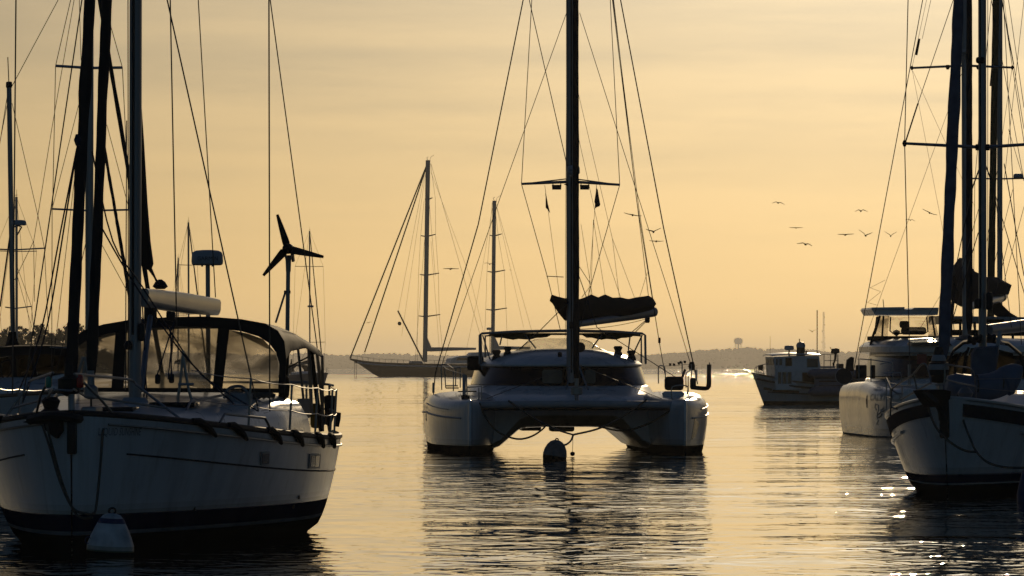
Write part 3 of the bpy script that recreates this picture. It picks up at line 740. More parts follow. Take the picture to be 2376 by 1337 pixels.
# tail of the rolled mainsail showing behind the mast
sl = [(322, 215), (330, 330), (338, 470), (345, 560), (352, 612), (346, 628), (334, 622), (322, 612)]
MB().prism([A.pu(x_, y_, MASTU - 0.25) for x_, y_ in sl], (-0.05, 0.015, 0)).build('furled_mainsail', canvas, A, smooth=False)
A.wire('outhaul', [A.pu(350, 622, MASTU - 0.28), A.pu(366, 660, -6.1)], 0.012, ropeb)
A.wire('outhaul', [A.pu(346, 626, MASTU - 0.28), A.pu(372, 662, -6.2)], 0.010, ropeb)
vg = A.wire('boom_vang', [A.pu(352, 712, MASTU - 1.0), A.pu(340, 800, MASTU - 0.6), A.pu(327, 905, MASTU - 0.1)], 0.032, alu, 8)
MB().box(A.pu(349, 728, MASTU - 0.95), (0.14, 0.14, 0.26), bev=0.05).build('vang_block', rubber, vg)
# furled headsails
furled(A, 'furled_genoa', A.pu(163, 895, -0.12), mb_.lerp(mt_, 0.985) + Vector((0.12, 0, 0)), 0.066, 0.048, canvas, seed=1, n=110)
furled(A, 'furled_staysail', A.pu(212, 885, -1.1), mb_.lerp(mt_, 0.84) + Vector((0.12, 0, 0)), 0.058, 0.050, canvas, seed=2, n=100)
MB().lathe([(0.03, -0.12), (0.06, -0.1), (0.115, -0.08), (0.115, 0.06), (0.05, 0.09), (0.04, 0.22)], A.pu(160, 893, -0.12), 14).build('furling_drum', rubber, A)
MB().lathe([(0.03, -0.12), (0.075, -0.1), (0.075, 0.0), (0.04, 0.03), (0.035, 0.18)], A.pu(211, 900, -1.1), 12).build('furling_drum', alu, A)
A.wire('forestay', [A.pu(212, 965, -1.1), A.pu(211, 905, -1.1)], 0.012)
MB().tube([A.pu(165, 900, -0.1), A.pu(166, 965, -0.05)], 0.035, 8).build('forestay_toggle', steel, A)
# standing rigging
T0 = mb_.lerp(mt_, 0.97); LS = mb_.lerp(mt_, 0.48); BE = A.pu(500, 690, -10.0)
for nm, a, b, r in (
    ('cap_shroud', A.pu(626, 955, -5.1), A.pu(624, 0, -5.1), 0.0085), ('cap_shroud', A.pu(29, 915, -5.1), A.pu(37, 0, -5.1), 0.0085),
    ('lower_shroud', A.pu(600, 955, -4.9), A.pu(388, 0, -4.7), 0.0085), ('lower_shroud', A.pu(52, 935, -4.9), A.pu(190, 0, -4.7), 0.0075),
    ('topping_lift', BE, A.pu(460, 0, -8.0), 0.0065), ('backstay', A.pu(762, 1000, -11.2), A.pu(627, 0, -9.2), 0.007),
    ('halyard', A.pu(410, 760, -5.2), A.pu(395, 0, -4.9), 0.008), ('halyard', A.pu(298, 900, MASTU), A.pu(297, 0, MASTU), 0.006), ('halyard', A.pu(291, 905, MASTU), A.pu(294, 280, MASTU), 0.006)):
    b = Vector(b); a = Vector(a); b2 = a + (b - a) * ((15.4 - a.z) / (b.z - a.z) if nm in ('cap_shroud', 'topping_lift', 'backstay', 'halyard') and (b.z > 5) else 1.0)
    if nm == 'lower_shroud': b2 = a + (b - a) * ((8.6 - a.z) / (b.z - a.z))
    if nm == 'cap_shroud':      # out to the spreader tips, then in to the masthead
        k = (8.8 - a.z) / (b.z - a.z); tip = a + (b - a) * k
        A.wire(nm, [a, tip, T0], r); continue
    A.wire(nm, [a, b2], r)
for pts in ([(180, 335), (150, 520), (112, 745), (72, 880), (52, 935)], [(178, 345), (140, 540), (95, 770), (45, 905)], [(214, 352), (262, 560), (330, 665), (446, 845), (510, 900), (600, 955)], [(234, 525), (300, 640), (400, 790), (470, 870), (545, 940)]):
    us = (-0.4, -1.2, -2.2, -3.6, -5.0)
    n_ = len(pts); A.wire('jib_sheet', smooth([A.pu(x_, y_, us[min(i, 4)] if n_ == 5 else us[min(i + 1, 4)]) for i, (x_, y_) in enumerate(pts)], 4), 0.009, ropeb)
MB().lathe([(0.02, -0.06), (0.04, 0), (0.02, 0.06)], A.pu(180, 325, -0.35), 8).build('clew_knot', ropeb, A)
# lines and blocks at the mast foot
for a, b in (((404, 745), (390, 880)), ((404, 745), (362, 880)), ((396, 760), (398, 880)), ((338, 800), (325, 930)), ((345, 790), (333, 930)), ((330, 700), (341, 930))):
    A.wire('control_line', [A.pu(a[0], a[1], -5.3), A.pu(b[0], b[1], -4.9)], 0.008, ropeb)
for c in ((366, 880), (398, 878), (392, 733), (401, 735)): MB().box(A.pu(c[0], c[1], -5.0), (0.06, 0.06, 0.11), bev=0.02).build('line_block', rubber, A)
# granny bars beside the mast
for poly in ([(417, 950), (413, 925), (417, 897), (425, 820), (424, 818)], [(424, 820), (438, 905), (455, 955)], [(413, 892), (450, 892)], [(196, 845), (190, 905)], [(193, 828), (181, 870)], [(196, 828), (203, 870)]):
    MB().tube(smooth([A.pu(x_, y_, -4.2) for x_, y_ in poly], 3), 0.016, 6).build('mast_guard_rail', steel, A)

# pulpit, stanchions and lifelines
def railpt(t, side, dz, inn=0.08): 
    p = hA.at(t, hA.sheer(t), side); return Vector((p.x, p.y - side * min(inn, abs(p.y) * 0.5), p.z + dz))
pl = MB()
for side, pxs in ((1, [(173, 868), (300, 881)]), (-1, [(123, 865), (72, 883)])):
    a = A.pu(pxs[0][0], pxs[0][1], 0.15); b = A.pu(pxs[1][0], pxs[1][1], -1.6)
    foot = railpt(0.145, side, 0.0); lo = a.copy(); lo.z -= 0.27
    pl.tube(smooth([a, a.lerp(b, 0.5), b, b.lerp(foot, 0.12)], 3), 0.0145, 7); pl.tube([b.lerp(foot, 0.1), foot], 0.0145, 7)
    mid = b.lerp(foot, 0.62); pl.tube([A.pu(pxs[0][0] - 2 * side, 903, 0.15), A.pu(196 if side > 0 else 108, 919 if side > 0 else 925, -0.7), mid], 0.0125, 7)
    f2 = railpt(0.03, side, 0.0, 0.02); pl.tube([a, a.lerp(f2, 0.5) + Vector((0.05, side * 0.03, 0)), f2], 0.0145, 7)
pl.tube([A.pu(128, 905, 0.14), A.pu(168, 907, 0.14)], 0.0125, 7)
pul = pl.build('pulpit', steel, A)
MB().box(A.pu(186, 885, 0.1), (0.09, 0.07, 0.14), bev=0.025).build('port_light', redm, pul)
MB().box(A.pu(113, 887, 0.1), (0.09, 0.06, 0.12), bev=0.025).build('starboard_light', greenm, pul)
for side in (1, -1):
    tops = []
    for t in (0.145, 0.29, 0.44, 0.58, 0.72, 0.86):
        p0 = railpt(t, side, 0.0); p1 = p0 + Vector((0, side * 0.03, 0.58)); tops.append(p1)
        if t > 0.15: MB().tube([p0, p1], 0.0135, 7).build('stanchion', steel, A)
    tops.append(railpt(0.97, side, 0.62))
    for dz in (0.0, -0.29):
        pts = []
        for a, b in zip(tops, tops[1:]): pts += sag(a + Vector((0, 0, dz)), b + Vector((0, 0, dz)), 0.02, 4)[:-1]
        A.wire('lifeline', pts + [tops[-1] + Vector((0, 0, dz))], 0.006, steel)
# stern rail and gear hung on it
stn = MB()
pts = [railpt(0.9, 1, 0.62), railpt(0.97, 1, 0.62), Vector((-11.5, 1.2, 1.74)), Vector((-11.55, 0, 1.74)), Vector((-11.5, -1.2, 1.74)), railpt(0.97, -1, 0.62), railpt(0.9, -1, 0.62)]
stn.tube(pts, 0.015, 7); stn.tube([p - Vector((0, 0, 0.3)) for p in pts], 0.013, 7)
for p in pts[1:-1]: stn.tube([p, p - Vector((0, 0, 0.62))], 0.015, 7)
stn.build('stern_rail', steel, A)
MB().prism([A.pu(x_, y_, -11.3) for x_, y_ in ((690, 925), (723, 925), (722, 968), (712, 972), (690, 968))], (-0.05, 0, 0)).build('weather_board', gelg, A, smooth=False)
MB().prism([A.pu(x_, y_, -11.2) for x_, y_ in ((752, 920), (758, 917), (779, 919), (776, 960), (765, 990), (754, 985))], (-0.10, 0, 0)).build('stern_bin', canvasn, A, smooth=False)
MB().tube([A.pu(785, 957, -11.2), A.pu(783, 972, -11.2), A.pu(780, 990, -11.2)], [0.035, 0.04, 0.035], 10).build('fender', rubber, A)
MB().box(A.pu(733, 965, -11.0), (0.12, 0.13, 0.30), bev=0.04).build('life_sling', yellowm, A)
# dodger
DU = -6.4
arch = [(158, 905), (158, 850), (162, 812), (172, 786), (192, 770), (240, 755), (300, 745), (400, 738), (480, 737), (560, 743), (615, 753), (645, 770), (660, 795), (664, 835), (660, 908)]
under = [(180, 905), (180, 850), (180, 812), (182, 802), (200, 790), (240, 777), (300, 765), (400, 757), (480, 759), (560, 769), (600, 781), (625, 797), (640, 818), (648, 845), (645, 908)]
dg = MB().strip([A.pu(x_, y_, DU) for x_, y_ in arch], [A.pu(x_, y_, DU + 0.02) for x_, y_ in under], (-0.04, 0, 0)).build('dodger_frame', canvas, A)
for tl, tr, br, bl in (((268, 770), (294, 764), (286, 906), (258, 906)), ((506, 760), (532, 763), (515, 906), (493, 906))):
    MB().prism([A.pu(tl[0], tl[1], DU + 0.025), A.pu(tr[0], tr[1], DU + 0.025), A.pu(br[0], br[1], DU + 0.025), A.pu(bl[0], bl[1], DU + 0.025)], (-0.03, 0, 0)).build('dodger_post', canvas, dg, smooth=False)
MB().prism([A.pu(160, 899, DU + 0.03), A.pu(660, 902, DU + 0.03), A.pu(660, 912, DU + 0.03), A.pu(160, 909, DU + 0.03)], (-0.04, 0, 0)).build('dodger_sill', canvas, dg, smooth=False)
for tp, bt in (([(180, 806), (200, 792), (240, 779), (268, 771)], [(180, 905), (210, 905), (240, 905), (258, 905)]),
               ([(293, 767), (350, 761), (420, 758), (508, 762)], [(285, 905), (350, 904), (420, 904), (494, 905)]),
               ([(531, 765), (575, 774), (610, 787), (640, 819), (647, 845)], [(515, 905), (555, 906), (590, 906), (630, 906), (645, 906)])):
    rows = []
    for j in range(9):
        k = j / 8; rows.append([A.pu(a[0] * (1 - k) + b[0] * k, a[1] * (1 - k) + b[1] * k, DU + 0.005 + 0.03 * math.sin(k * 3.1)) for a, b in zip(tp, bt)])
    MB().grid(rows, (-0.008, 0, 0)).build('dodger_window', vinyl, dg)
topA = []
tabs = [(-6.4, [(162, 812), (172, 786), (192, 770), (240, 755), (300, 745), (400, 738), (480, 737), (560, 743), (615, 753), (645, 770), (660, 795), (664, 835)]),
        (-7.4, [(164, 808), (175, 784), (196, 769), (243, 755), (303, 744), (402, 738), (482, 738), (563, 744), (622, 754), (655, 770), (672, 795), (676, 815)]),
        (-8.6, [(175, 806), (186, 786), (206, 773), (255, 760), (315, 751), (410, 745), (490, 744), (580, 751), (645, 760), (684, 777), (704, 796), (708, 808)]),
        (-10.6, [(205, 815), (214, 798), (232, 787), (275, 776), (330, 768), (420, 763), (510, 763), (600, 769), (670, 780), (715, 795), (742, 815), (750, 832)])]
for u, row in tabs: topA.append([A.pu(x_, y_, u) for x_, y_ in row])
MB().grid(topA, (0, 0, 0.012)).build('bimini_top', canvas, A)
MB().prism([A.pu(420, 745, -6.45) + Vector((0, 0, 0.01)), A.pu(505, 744, -6.45) + Vector((0, 0, 0.01)), A.pu(513, 744, -7.2) + Vector((0, 0, 0.03)), A.pu(430, 745, -7.2) + Vector((0, 0, 0.03))], (0, 0, 0.01)).build('roof_window', vinylc, A, smooth=False)
for a, b, r, mm in (((664, 800), (655, 930), 0.05, canvas), ((690, 795), (704, 925), 0.016, steel), ((715, 800), (722, 960), 0.016, steel), ((722, 812), (745, 1000), 0.028, canvas), ((735, 815), (752, 985), 0.018, steel), ((748, 826), (749, 1000), 0.018, steel),
                    ((175, 800), (178, 930), 0.018, steel), ((205, 815), (212, 940), 0.018, steel)):
    A.wire('bimini_pole', [A.pu(a[0], a[1], -8.6 if a[0] < 700 else -10.2), A.pu(b[0], b[1], -8.9 if a[0] < 700 else -10.6)], r, mm, 7)
A.wire('bimini_pole', smooth([A.pu(664, 803, -9.0), A.pu(700, 806, -9.5), A.pu(718, 822, -9.8), A.pu(724, 960, -10.0)], 5), 0.014, steel, 7)
A.wire('bimini_strap', [A.pu(655, 860, -9), A.pu(740, 815, -10.4)], 0.010, canvas)
MB().lathe([(0.0, -0.16), (0.05, -0.10), (0.06, 0.0), (0.05, 0.1), (0.0, 0.16)], A.pu(661, 898, -8.6), 10).build('rolled_curtain', canvas, A)
# radar and wind generator on stern poles
rp_ = A.wire('radar_pole', [A.pu(484, 980, -10.9), A.pu(482, 605, -10.9)], 0.028, alu, 10)
rd = radome(A, A.pu(481, 598, -10.9), 0.193, 0.185, radw, 'GARMIN')
for dx in (-12, 12): MB().tube([A.pu(481 + dx, 612, -10.9), A.pu(481 + dx, 619, -10.9)], 0.012, 6).build('radar_foot', steel, rd)
wg = A.wire('wind_generator_pole', [A.pu(664, 985, -11.0), A.pu(669, 600, -11.0)], 0.026, alu, 10)
MB().tube([A.pu(640, 748, -10.6), A.pu(662, 678, -11.0)], 0.013, 6).build('pole_brace', steel, wg)
MB().tube([A.pu(659, 678, -11.0), A.pu(674, 678, -11.0)], 0.02, 6).build('pole_clamp', rubber, wg)
MB().lathe([(0.03, -0.14), (0.035, 0.0), (0.05, 0.06)], A.pu(669, 604, -11.0), 10).build('yaw_head', alu, wg)
hub = A.pu(668, 577, -10.8)
nac = MB().lathe([(0.0, 0.13), (0.035, 0.12), (0.06, 0.08), (0.066, 0.0), (0.06, -0.18), (0.03, -0.26), (0.0, -0.28)], hub, 16, Matrix.Rotation(math.pi / 2, 3, 'Y')).build('nacelle', rubber, wg)
MB().prism([A.pu(x_, y_, -11.15) for x_, y_ in ((673, 585), (679, 585), (681, 606), (677, 608))], (-0.16, 0, 0)).build('tail_fin', rubber, nac, smooth=False)
for ex, ey in ((643, 498), (751, 596), (611, 640)):
    tip = A.pu(ex, ey, -10.74); d = (tip - (hub + Vector((0.06, 0, 0)))); L_ = d.length; d.normalize(); sidev = d.cross(Vector((1, 0, 0))).normalized(); rings = []
    for k, ch in ((0.08, 0.035), (0.14, 0.058), (0.3, 0.052), (0.6, 0.038), (0.85, 0.026), (1.0, 0.018)):
        c = hub + Vector((0.06, 0, 0)) + d * L_ * k; tw = 0.5 - 0.42 * k
        e = sidev * math.cos(tw) + Vector((1, 0, 0)) * math.sin(tw); q = e.cross(d)
        rings.append([c + e * ch, c + q * 0.008, c - e * ch * 0.8, c - q * 0.006])
    MB().loft(rings).build('blade', rubber, nac)
# mooring pennants from the bow to the cone buoy
for pts in ([(98, 985), (116, 1040), (140, 1120), (170, 1180), (205, 1193), (217, 1191)], [(108, 985), (122, 1040), (146, 1125), (178, 1195), (215, 1201)], [(245, 965), (238, 1010), (232, 1090), (224, 1170), (219, 1192)]):
    us = [0.06, 0.10, 0.12, 0.14, 0.25, 0.45] if pts[0][0] < 200 else [-0.3, -0.1, 0.1, 0.25, 0.45]
    r_ = MB().tube(smooth([A.w(A.pu(x_, y_, u)) for (x_, y_), u in zip(pts, us)], 5), 0.014, 6).build('mooring_line', rope)
    tag(r_, {98: 'rope curving from black bow cloth to cone buoy, the outer of the pair', 108: 'rope curving from black bow cloth to cone buoy, nearer the stem', 245: 'straight rope hanging past the first letters of LIQUID SUNSHINE to the cone buoy'}[pts[0][0]], 'rope', 'ropes on the near mooring')
# cone buoy
cb = P(255, 1290, 63.5); ba = bpy.data.objects.new('mooring_buoy', None); COL.objects.link(ba); ba.location = (cb.x, cb.y, 0)
tag(ba, 'white cone-shaped mooring buoy with a blue band at the near sloop\'s bow', 'buoy', 'mooring buoys')
ba.rotation_euler = (R_(2), R_(3), 0)
MB().lathe([(0.0, -0.25), (0.2, -0.2), (0.238, -0.05), (0.243, 0.05), (0.238, 0.12), (0.21, 0.20), (0.16, 0.31), (0.118, 0.385), (0.09, 0.42), (0.05, 0.436), (0.0, 0.44)], (0, 0, 0), 28).build('float', buoym, ba)
MB().lathe([(0.14, 0.340), (0.146, 0.342), (0.119, 0.392), (0.112, 0.39)], (0, 0, 0), 28).build('blue_band', buoyb, ba)
MB().tube([Vector((0.035 * math.cos(a), 0.012, 0.462 + 0.03 * math.sin(a))) for a in [i * math.pi / 5 for i in range(11)]], 0.012, 6).build('ring', rubber, ba)
MB().tube([Vector((-0.225 + 0.0 * i, -0.06 + 0.0 * i, 0.16)) + Vector((0.028 * math.cos(i * math.pi / 6), -0.03 + 0.012 * math.cos(i * math.pi / 6), 0.035 * math.sin(i * math.pi / 6))) for i in range(13)], 0.005, 5).build('painted_ring_mark', buoyb, ba)

# ================================================================== centre catamaran
class CatHull:
    """one float of a catamaran, closed with its rounded deck; y0 is its centreline."""
    PROF = [(0.0, -0.35), (0.55, -0.28), (0.80, -0.06), (0.86, 0.05), (0.93, 0.30), (0.985, 0.60), (1.0, 0.85), (0.985, 0.98), (0.93, 1.08), (0.82, 1.155), (0.62, 1.20), (0.3, 1.225), (0.0, 1.23)]
    def __init__(s, L, half, y0, sheer, tm=0.42, full=0.62, aft=0.9, rake=0.1):
        s.L, s.half, s.y0, s.sh, s.tm, s.full, s.aft, s.rake = L, half, y0, sheer, tm, full, aft, rake
    def f(s, t):
        if t < s.tm: return s.half * max(0.035, (1 - (1 - t / s.tm) ** 1.9) ** s.full)
        return s.half * (1 - (1 - s.aft) * ((t - s.tm) / (1 - s.tm)) ** 2)
    def ring(s, t):
        k = interp(s.sh, t) / 1.23; w = s.f(t); st = [Vector((-s.L * t + s.rake * (z / 1.2) * (1 - t) ** 3, s.y0 + w * y, z * k if z > 0 else z)) for y, z in s.PROF]
        po = [Vector((p.x, 2 * s.y0 - p.y, p.z)) for p in st[1:-1]]
        return st + list(reversed(po))
    def mesh(s, n=36): return MB().loft([s.ring((i / n) ** 1.5) for i in range(n + 1)])
    def at(s, t, z, side, off=0.0):
        k = interp(s.sh, t) / 1.23; zz = z / k if z > 0 else z
        pr = s.PROF[:10]; y = interp([(b, a) for a, b in pr], zz)
        return Vector((-s.L * t + s.rake * (z / 1.2) * (1 - t) ** 3, s.y0 + side * (s.f(t) * y + off), z))
    def find(s, T, px, py, side):
        Y = T.root.location.y + 2
        for _ in range(8):
            z = H - (py - HY) * Y / F; lo, hi = 0.001, s.tm
            f = lambda q: T.px(s.at(q, z, side))[0] - px
            sg = 1 if f(hi) > f(lo) else -1
            for _ in range(30):
                mid = (lo + hi) / 2
                if f(mid) * sg > 0: hi = mid
                else: lo = mid
            t = (lo + hi) / 2; Y = T.w(s.at(t, z, side)).y
        return t, z
    sheer = lambda s, t: interp(s.sh, t)
    patch = Hull.patch
    text = Hull.text
    zmin = -0.35
def plan_ring(uf, ub, hw, z, n=28, e=0.62):
    out = []
    for i in range(n):
        a = -math.pi / 2 + math.pi * i / (n - 1); c, s_ = math.cos(a), math.sin(a)
        out.append(Vector((ub + (uf - ub) * abs(c) ** e, hw * (1 if s_ > 0 else -1) * abs(s_) ** e, z)))
    return out
D = Thing('catamaran', P(1340, 1052, 140.0).xy.to_3d(), (math.sin(R_(2.4)), -math.cos(R_(2.4))),
          'white catamaran seen bow-on in the centre with a dark wraparound window', 'catamaran', 'moored sailing boats')
shD = [(0, 1.20), (0.15, 1.24), (0.45, 1.38), (1, 1.3)]
dS, dP = CatHull(11.4, 0.82, -2.41, shD, full=0.80), CatHull(11.4, 0.82, 2.41, shD, full=0.80)
for hh in (dS, dP): hh.mesh().build('hull', hullD, D)
for hh, sd_ in ((dS, -1), (dP, 1)):
    for z, t0, t1 in ((0.98, 0.12, 0.5), (0.80, 0.035, 0.9)):
        MB().tube([hh.at(t0 + (t1 - t0) * i / 20, z * interp(shD, t0 + (t1 - t0) * i / 20) / 1.23, sd_, 0.012) for i in range(21)], 0.022 if z < 0.9 else 0.012, 6).build('rubbing_strake', gelg, D)
    MB().box(Vector((0.085, hh.y0, 0.72)), (0.07, 0.05, 0.9), bev=0.015).build('stem_band', gel, D)
q = dP.patch(D, [(1612, 968), (1622, 985), (1614, 1012), (1603, 1022)], 1, 0.006, 4, 4).build('hull_window', glassl, D)
# the deck between the floats and the nacelle under it
prof = [(-1.9, 0.0), (-1.62, 0.10), (-1.40, 0.28), (-1.18, 0.46), (-1.0, 0.53), (-0.5, 0.55), (0.5, 0.55), (1.0, 0.53), (1.18, 0.46), (1.40, 0.28), (1.62, 0.10), (1.9, 0.0), (2.2, 0.6), (2.2, 1.16), (-2.2, 1.16), (-2.2, 0.6)]
rings = []
for u, lift in ((-2.6, 0.30), (-2.9, 0.12), (-3.4, 0.03), (-4.5, 0.0), (-7, 0.0), (-9.5, 0.0), (-10.6, 0.02)):
    rings.append([Vector((u, y, z + lift * max(0, 1 - abs(z - 0.5)) if z < 1 else z)) for y, z in prof])
MB().loft(rings).build('bridge_deck', gel, D)
MB().box((-6.2, -0.05, 0.50), (1.0, 0.56, 0.14), bev=0.05).build('escape_hatch', gelg, D)
MB().box((-8.2, -0.7, 0.50), (0.9, 0.5, 0.14), bev=0.05).build('tender_chock', gelg, D)
MB().tube([(-0.75, -2.2, 1.08), (-0.72, 0, 1.10), (-0.75, 2.2, 1.08)], 0.085, 14).build('cross_beam', gelg, D)
MB().tube([(-0.75, -2.2, 0.99), (-0.75, 2.2, 0.99)], 0.03, 8).build('beam_bottom_tube', rubber, D)  # black tube along the bottom of the cross beam
for y in (-2.2, 2.2): MB().lathe([(0.03, -0.03), (0.08, -0.02), (0.08, 0.02), (0.03, 0.03)], (-0.70, y, 1.06), 12, Matrix.Rotation(math.pi / 2, 3, 'Y')).build('beam_end', steel, D)
net = MB()
for y in [-2.05 + 0.10 * i for i in range(42)]: net.tube([(-0.8, y, 1.06), (-2.8, y, 1.10)], 0.018, 4)
for u in [-0.9 - 0.1 * i for i in range(20)]: net.tube([(u, -2.1, 1.07), (u, 2.1, 1.07)], 0.016, 4)
net.build('trampoline_net', rubber, D)
# coachroof: white apron, dark window band, domed top
rings = [plan_ring(-2.5, -9.8, 2.30, 1.10), plan_ring(-2.7, -9.8, 2.28, 1.20), plan_ring(-3.4, -9.8, 2.22, 1.32), plan_ring(-4.3, -9.8, 2.14, 1.46), plan_ring(-4.5, -9.8, 2.11, 1.50),
         plan_ring(-4.55, -9.8, 2.05, 1.51), plan_ring(-5.1, -9.8, 1.93, 1.95), plan_ring(-5.0, -9.8, 1.99, 1.965), plan_ring(-5.0, -9.8, 1.99, 2.00), plan_ring(-5.3, -9.7, 1.80, 2.14), plan_ring(-5.7, -9.5, 1.45, 2.26), plan_ring(-6.3, -9.3, 0.95, 2.34), plan_ring(-7.0, -9.0, 0.4, 2.37)]
MB().loft(rings).build('coachroof', gel, D, sharp=50)
rb = [[p + (p - Vector((-7.5, 0, p.z))).normalized() * 0.02 for p in plan_ring(-4.56 - 0.52 * k, -9.7, 2.045 - 0.115 * k, 1.53 + 0.41 * k)] for k in (0, 0.5, 1)]
win = MB().loft(rb, False, False)
MB().loft([rb[0] + [p * 0.985 for p in reversed(rb[0])], rb[1] + [p * 0.985 for p in reversed(rb[1])], rb[2] + [p * 0.985 for p in reversed(rb[2])]]).build('wraparound_window', glassd, D)
for x0, x1, y0, y1 in ((1258, 1305, 858, 890), (1356, 1382, 858, 890)):
    MB().prism([D.pu(x_, y_, -4.52) for x_, y_ in ((x0 + 4, y0), (x1 - 4, y0), (x1, y0 + 4), (x1, y1 - 4), (x1 - 4, y1), (x0 + 4, y1), (x0, y1 - 4), (x0, y0 + 4))], (-0.02, 0, 0)).build('opening_hatch', glassl, D, smooth=False)
# raised windscreen and sunshade over the helm
rows = []
for k in (0, 0.35, 0.7, 1.0):
    rows.append([Vector((-7.6 - 0.5 * k, 1.22 * (1 - 0.16 * k ** 2) * (2 * i / 14 - 1) * (1 if True else 0), 2.26 + 0.36 * k * (1 - abs(2 * i / 14 - 1) ** 4.5))) for i in range(15)])
MB().grid(rows, (-0.012, 0, 0)).build('windscreen', vinylc, D)
FU0, FU1 = -7.2, -9.4
fz = lambda px_: 772 - 3 * (1 - ((px_ - 1305) / 195) ** 2)
fr = MB()
tops = [D.pu(x_, y_, FU0) for x_, y_ in ((1113, 845), (1113, 778), (1118, 774), (1200, 769), (1310, 767), (1420, 769), (1490, 774), (1497, 778), (1498, 845))]
fr.tube(tops, 0.028, 8)
aft = [D.pu(x_, y_, FU1) for x_, y_ in ((1126, 845), (1126, 780), (1205, 771), (1310, 769), (1420, 771), (1488, 780), (1488, 845))]
fr2 = MB().tube(aft, 0.024, 8)
sf = fr.build('sunshade_frame', steel, D); fr2.build('aft_hoop', steel, sf)
for a, b in (((1215, 773), (1243, 808)), ((1398, 773), (1374, 808)), ((1120, 778), (1140, 845)), ((1490, 778), (1470, 820)), ((1165, 778), (1160, 800)), ((1462, 780), (1458, 812))):
    MB().tube([D.pu(a[0], a[1], FU0 - 0.1), D.pu(b[0], b[1], FU0 + 0.2)], 0.018, 6).build('strut', steel, sf)
rows = []
for j, (u, dy) in enumerate(((FU0 - 0.05, 2), (-7.7, 3.5), (-8.3, 5), (-8.9, 5), (FU1, 4))):
    rows.append([D.pu(1134 + 352 * i / 16, 771 + dy + 3.0 * abs(2 * i / 16 - 1) ** 3 + (8 if j in (0,) and 0 else 0), u) for i in range(17)])
MB().grid(rows, (0, 0, -0.02)).build('sunshade_cloth', canvast, D)
for lo, hi in ((1138, 1296), (1350, 1488)):      # the rolled-down front edge, sagging between ties
    top = [D.pu(lo + (hi - lo) * i / 12, 773, FU0 - 0.15) for i in range(13)]
    bot = [D.pu(lo + (hi - lo) * i / 12, 777 + 11 * math.sin(math.pi * min(1, i / 12 * 1.1 + 0.02)) ** 0.6 * (1 if 0 < i < 12 else 0.1) + 1.5 * math.sin(i * 2.1), FU0 - 0.1) for i in range(13)]
    MB().strip(top, bot, (-0.04, 0, 0)).build('sunshade_flap', canvast, D)
# gear on the roof
for c, r, hh_ in ((1152, 0.10, 0.24), (1178, 0.09, 0.20), (1434, 0.10, 0.24), (1465, 0.10, 0.22)):
    MB().lathe([(r * 1.2, -hh_ * 0.6), (r, -hh_ * 0.2), (r * 0.7, 0.0), (r * 1.1, hh_ * 0.35), (r * 0.8, hh_ * 0.5)], D.pu(c, 815 if 1160 < c < 1450 else 824, -6.6), 12).build('winch', rubber, D)
MB().box(D.pu(1103, 843, -7.6), (0.5, 0.38, 0.34), bev=0.05).build('grill_box', canvas, D)
MB().tube([D.pu(1116, 775, FU0), D.pu(1118, 850, FU0), D.pu(1121, 862, FU0 + .1)], 0.02, 6).build('grill_bracket', steel, D)
# mast, roller genoa, spreaders
DM = -4.7
m0 = D.pu(1325, 895, DM); m1 = m0 + Vector((-0.3, 0.0, 15.2))
mastD = oval_spar(D, 'mast', m0, m1, 0.215, 0.30, alu)
m_at = lambda py: m0.lerp(m1, (D.pu(1325, py, DM).z - m0.z) / 15.2)
MB().tube([m0 + Vector((0.155, 0.0, 0.3)), m0 + Vector((0.10, 0.0, 9))], 0.02, 6).build('mast_groove', rubber, mastD)
for zz in (-0.05, 0.05):
    MB().tube([D.pu(1310, 925, DM + 0.9), D.pu(1324, 855, DM + 0.15)], 0.02, 6).build('mast_leg', alu, mastD) if zz < 0 else MB().tube([D.pu(1372, 925, DM + 0.9), D.pu(1338, 835, DM + 0.15)], 0.022, 6).build('mast_leg', alu, mastD)
MB().lathe([(0.06, -0.10), (0.12, -0.05), (0.12, 0.06), (0.05, 0.1)], D.pu(1346, 806, DM + 0.25), 10, Matrix.Rotation(math.pi / 2, 3, 'Y')).build('mast_winch', rubber, mastD)
MB().box(D.pu(1299, 823, DM + 0.3), (0.1, 0.1, 0.12), bev=0.03).build('mast_winch', rubber, mastD)
MB().box(D.pu(1325, 755, DM + 0.2), (0.12, 0.08, 0.18), bev=0.03).build('mast_cleat', rubber, mastD)
rad = radome(D, D.pu(1331, 394, DM + 0.45), 0.145, 0.20, radw, 'GARMIN')
MB().box(D.pu(1329, 408, DM + 0.3), (0.4, 0.12, 0.05), bev=0.01).build('radar_bracket', steel, rad)
for tip, sd_ in (((1210, 427), -1), ((1438, 429), 1)):
    t_ = D.pu(tip[0], tip[1], DM - 0.3)
    sp_ = MB().tube([m_at(422) + Vector((0, sd_ * 0.1, 0)), t_], [0.035, 0.028], 8).build('spreader', alu, D)
    MB().tube([m_at(415) + Vector((0, sd_ * 0.1, 0)), m_at(415).lerp(t_, 0.92)], 0.014, 6).build('spreader_stay', wirem, sp_)
for x_ in (1292, 1357):
    lamp = MB().prism([D.pu(a, b, DM - 0.1) for a, b in ((x_ - 11, 429), (x_ + 11, 429), (x_ + 10, 440), (x_ - 10, 440))], (-0.14, 0, 0)).build('deck_light', rubber, D, smooth=False)
    for dx in (-9, 9): MB().tube([D.pu(x_ + dx, 425, DM - 0.15), D.pu(x_ + dx, 431, DM - 0.15)], 0.012, 5).build('lamp_bracket', rubber, lamp)
MB().prism([D.pu(a, b, DM + .2) for a, b in ((1308, 428), (1318, 425), (1318, 432))], (-0.05, 0, 0)).build('steaming_light', rubber, D, smooth=False)
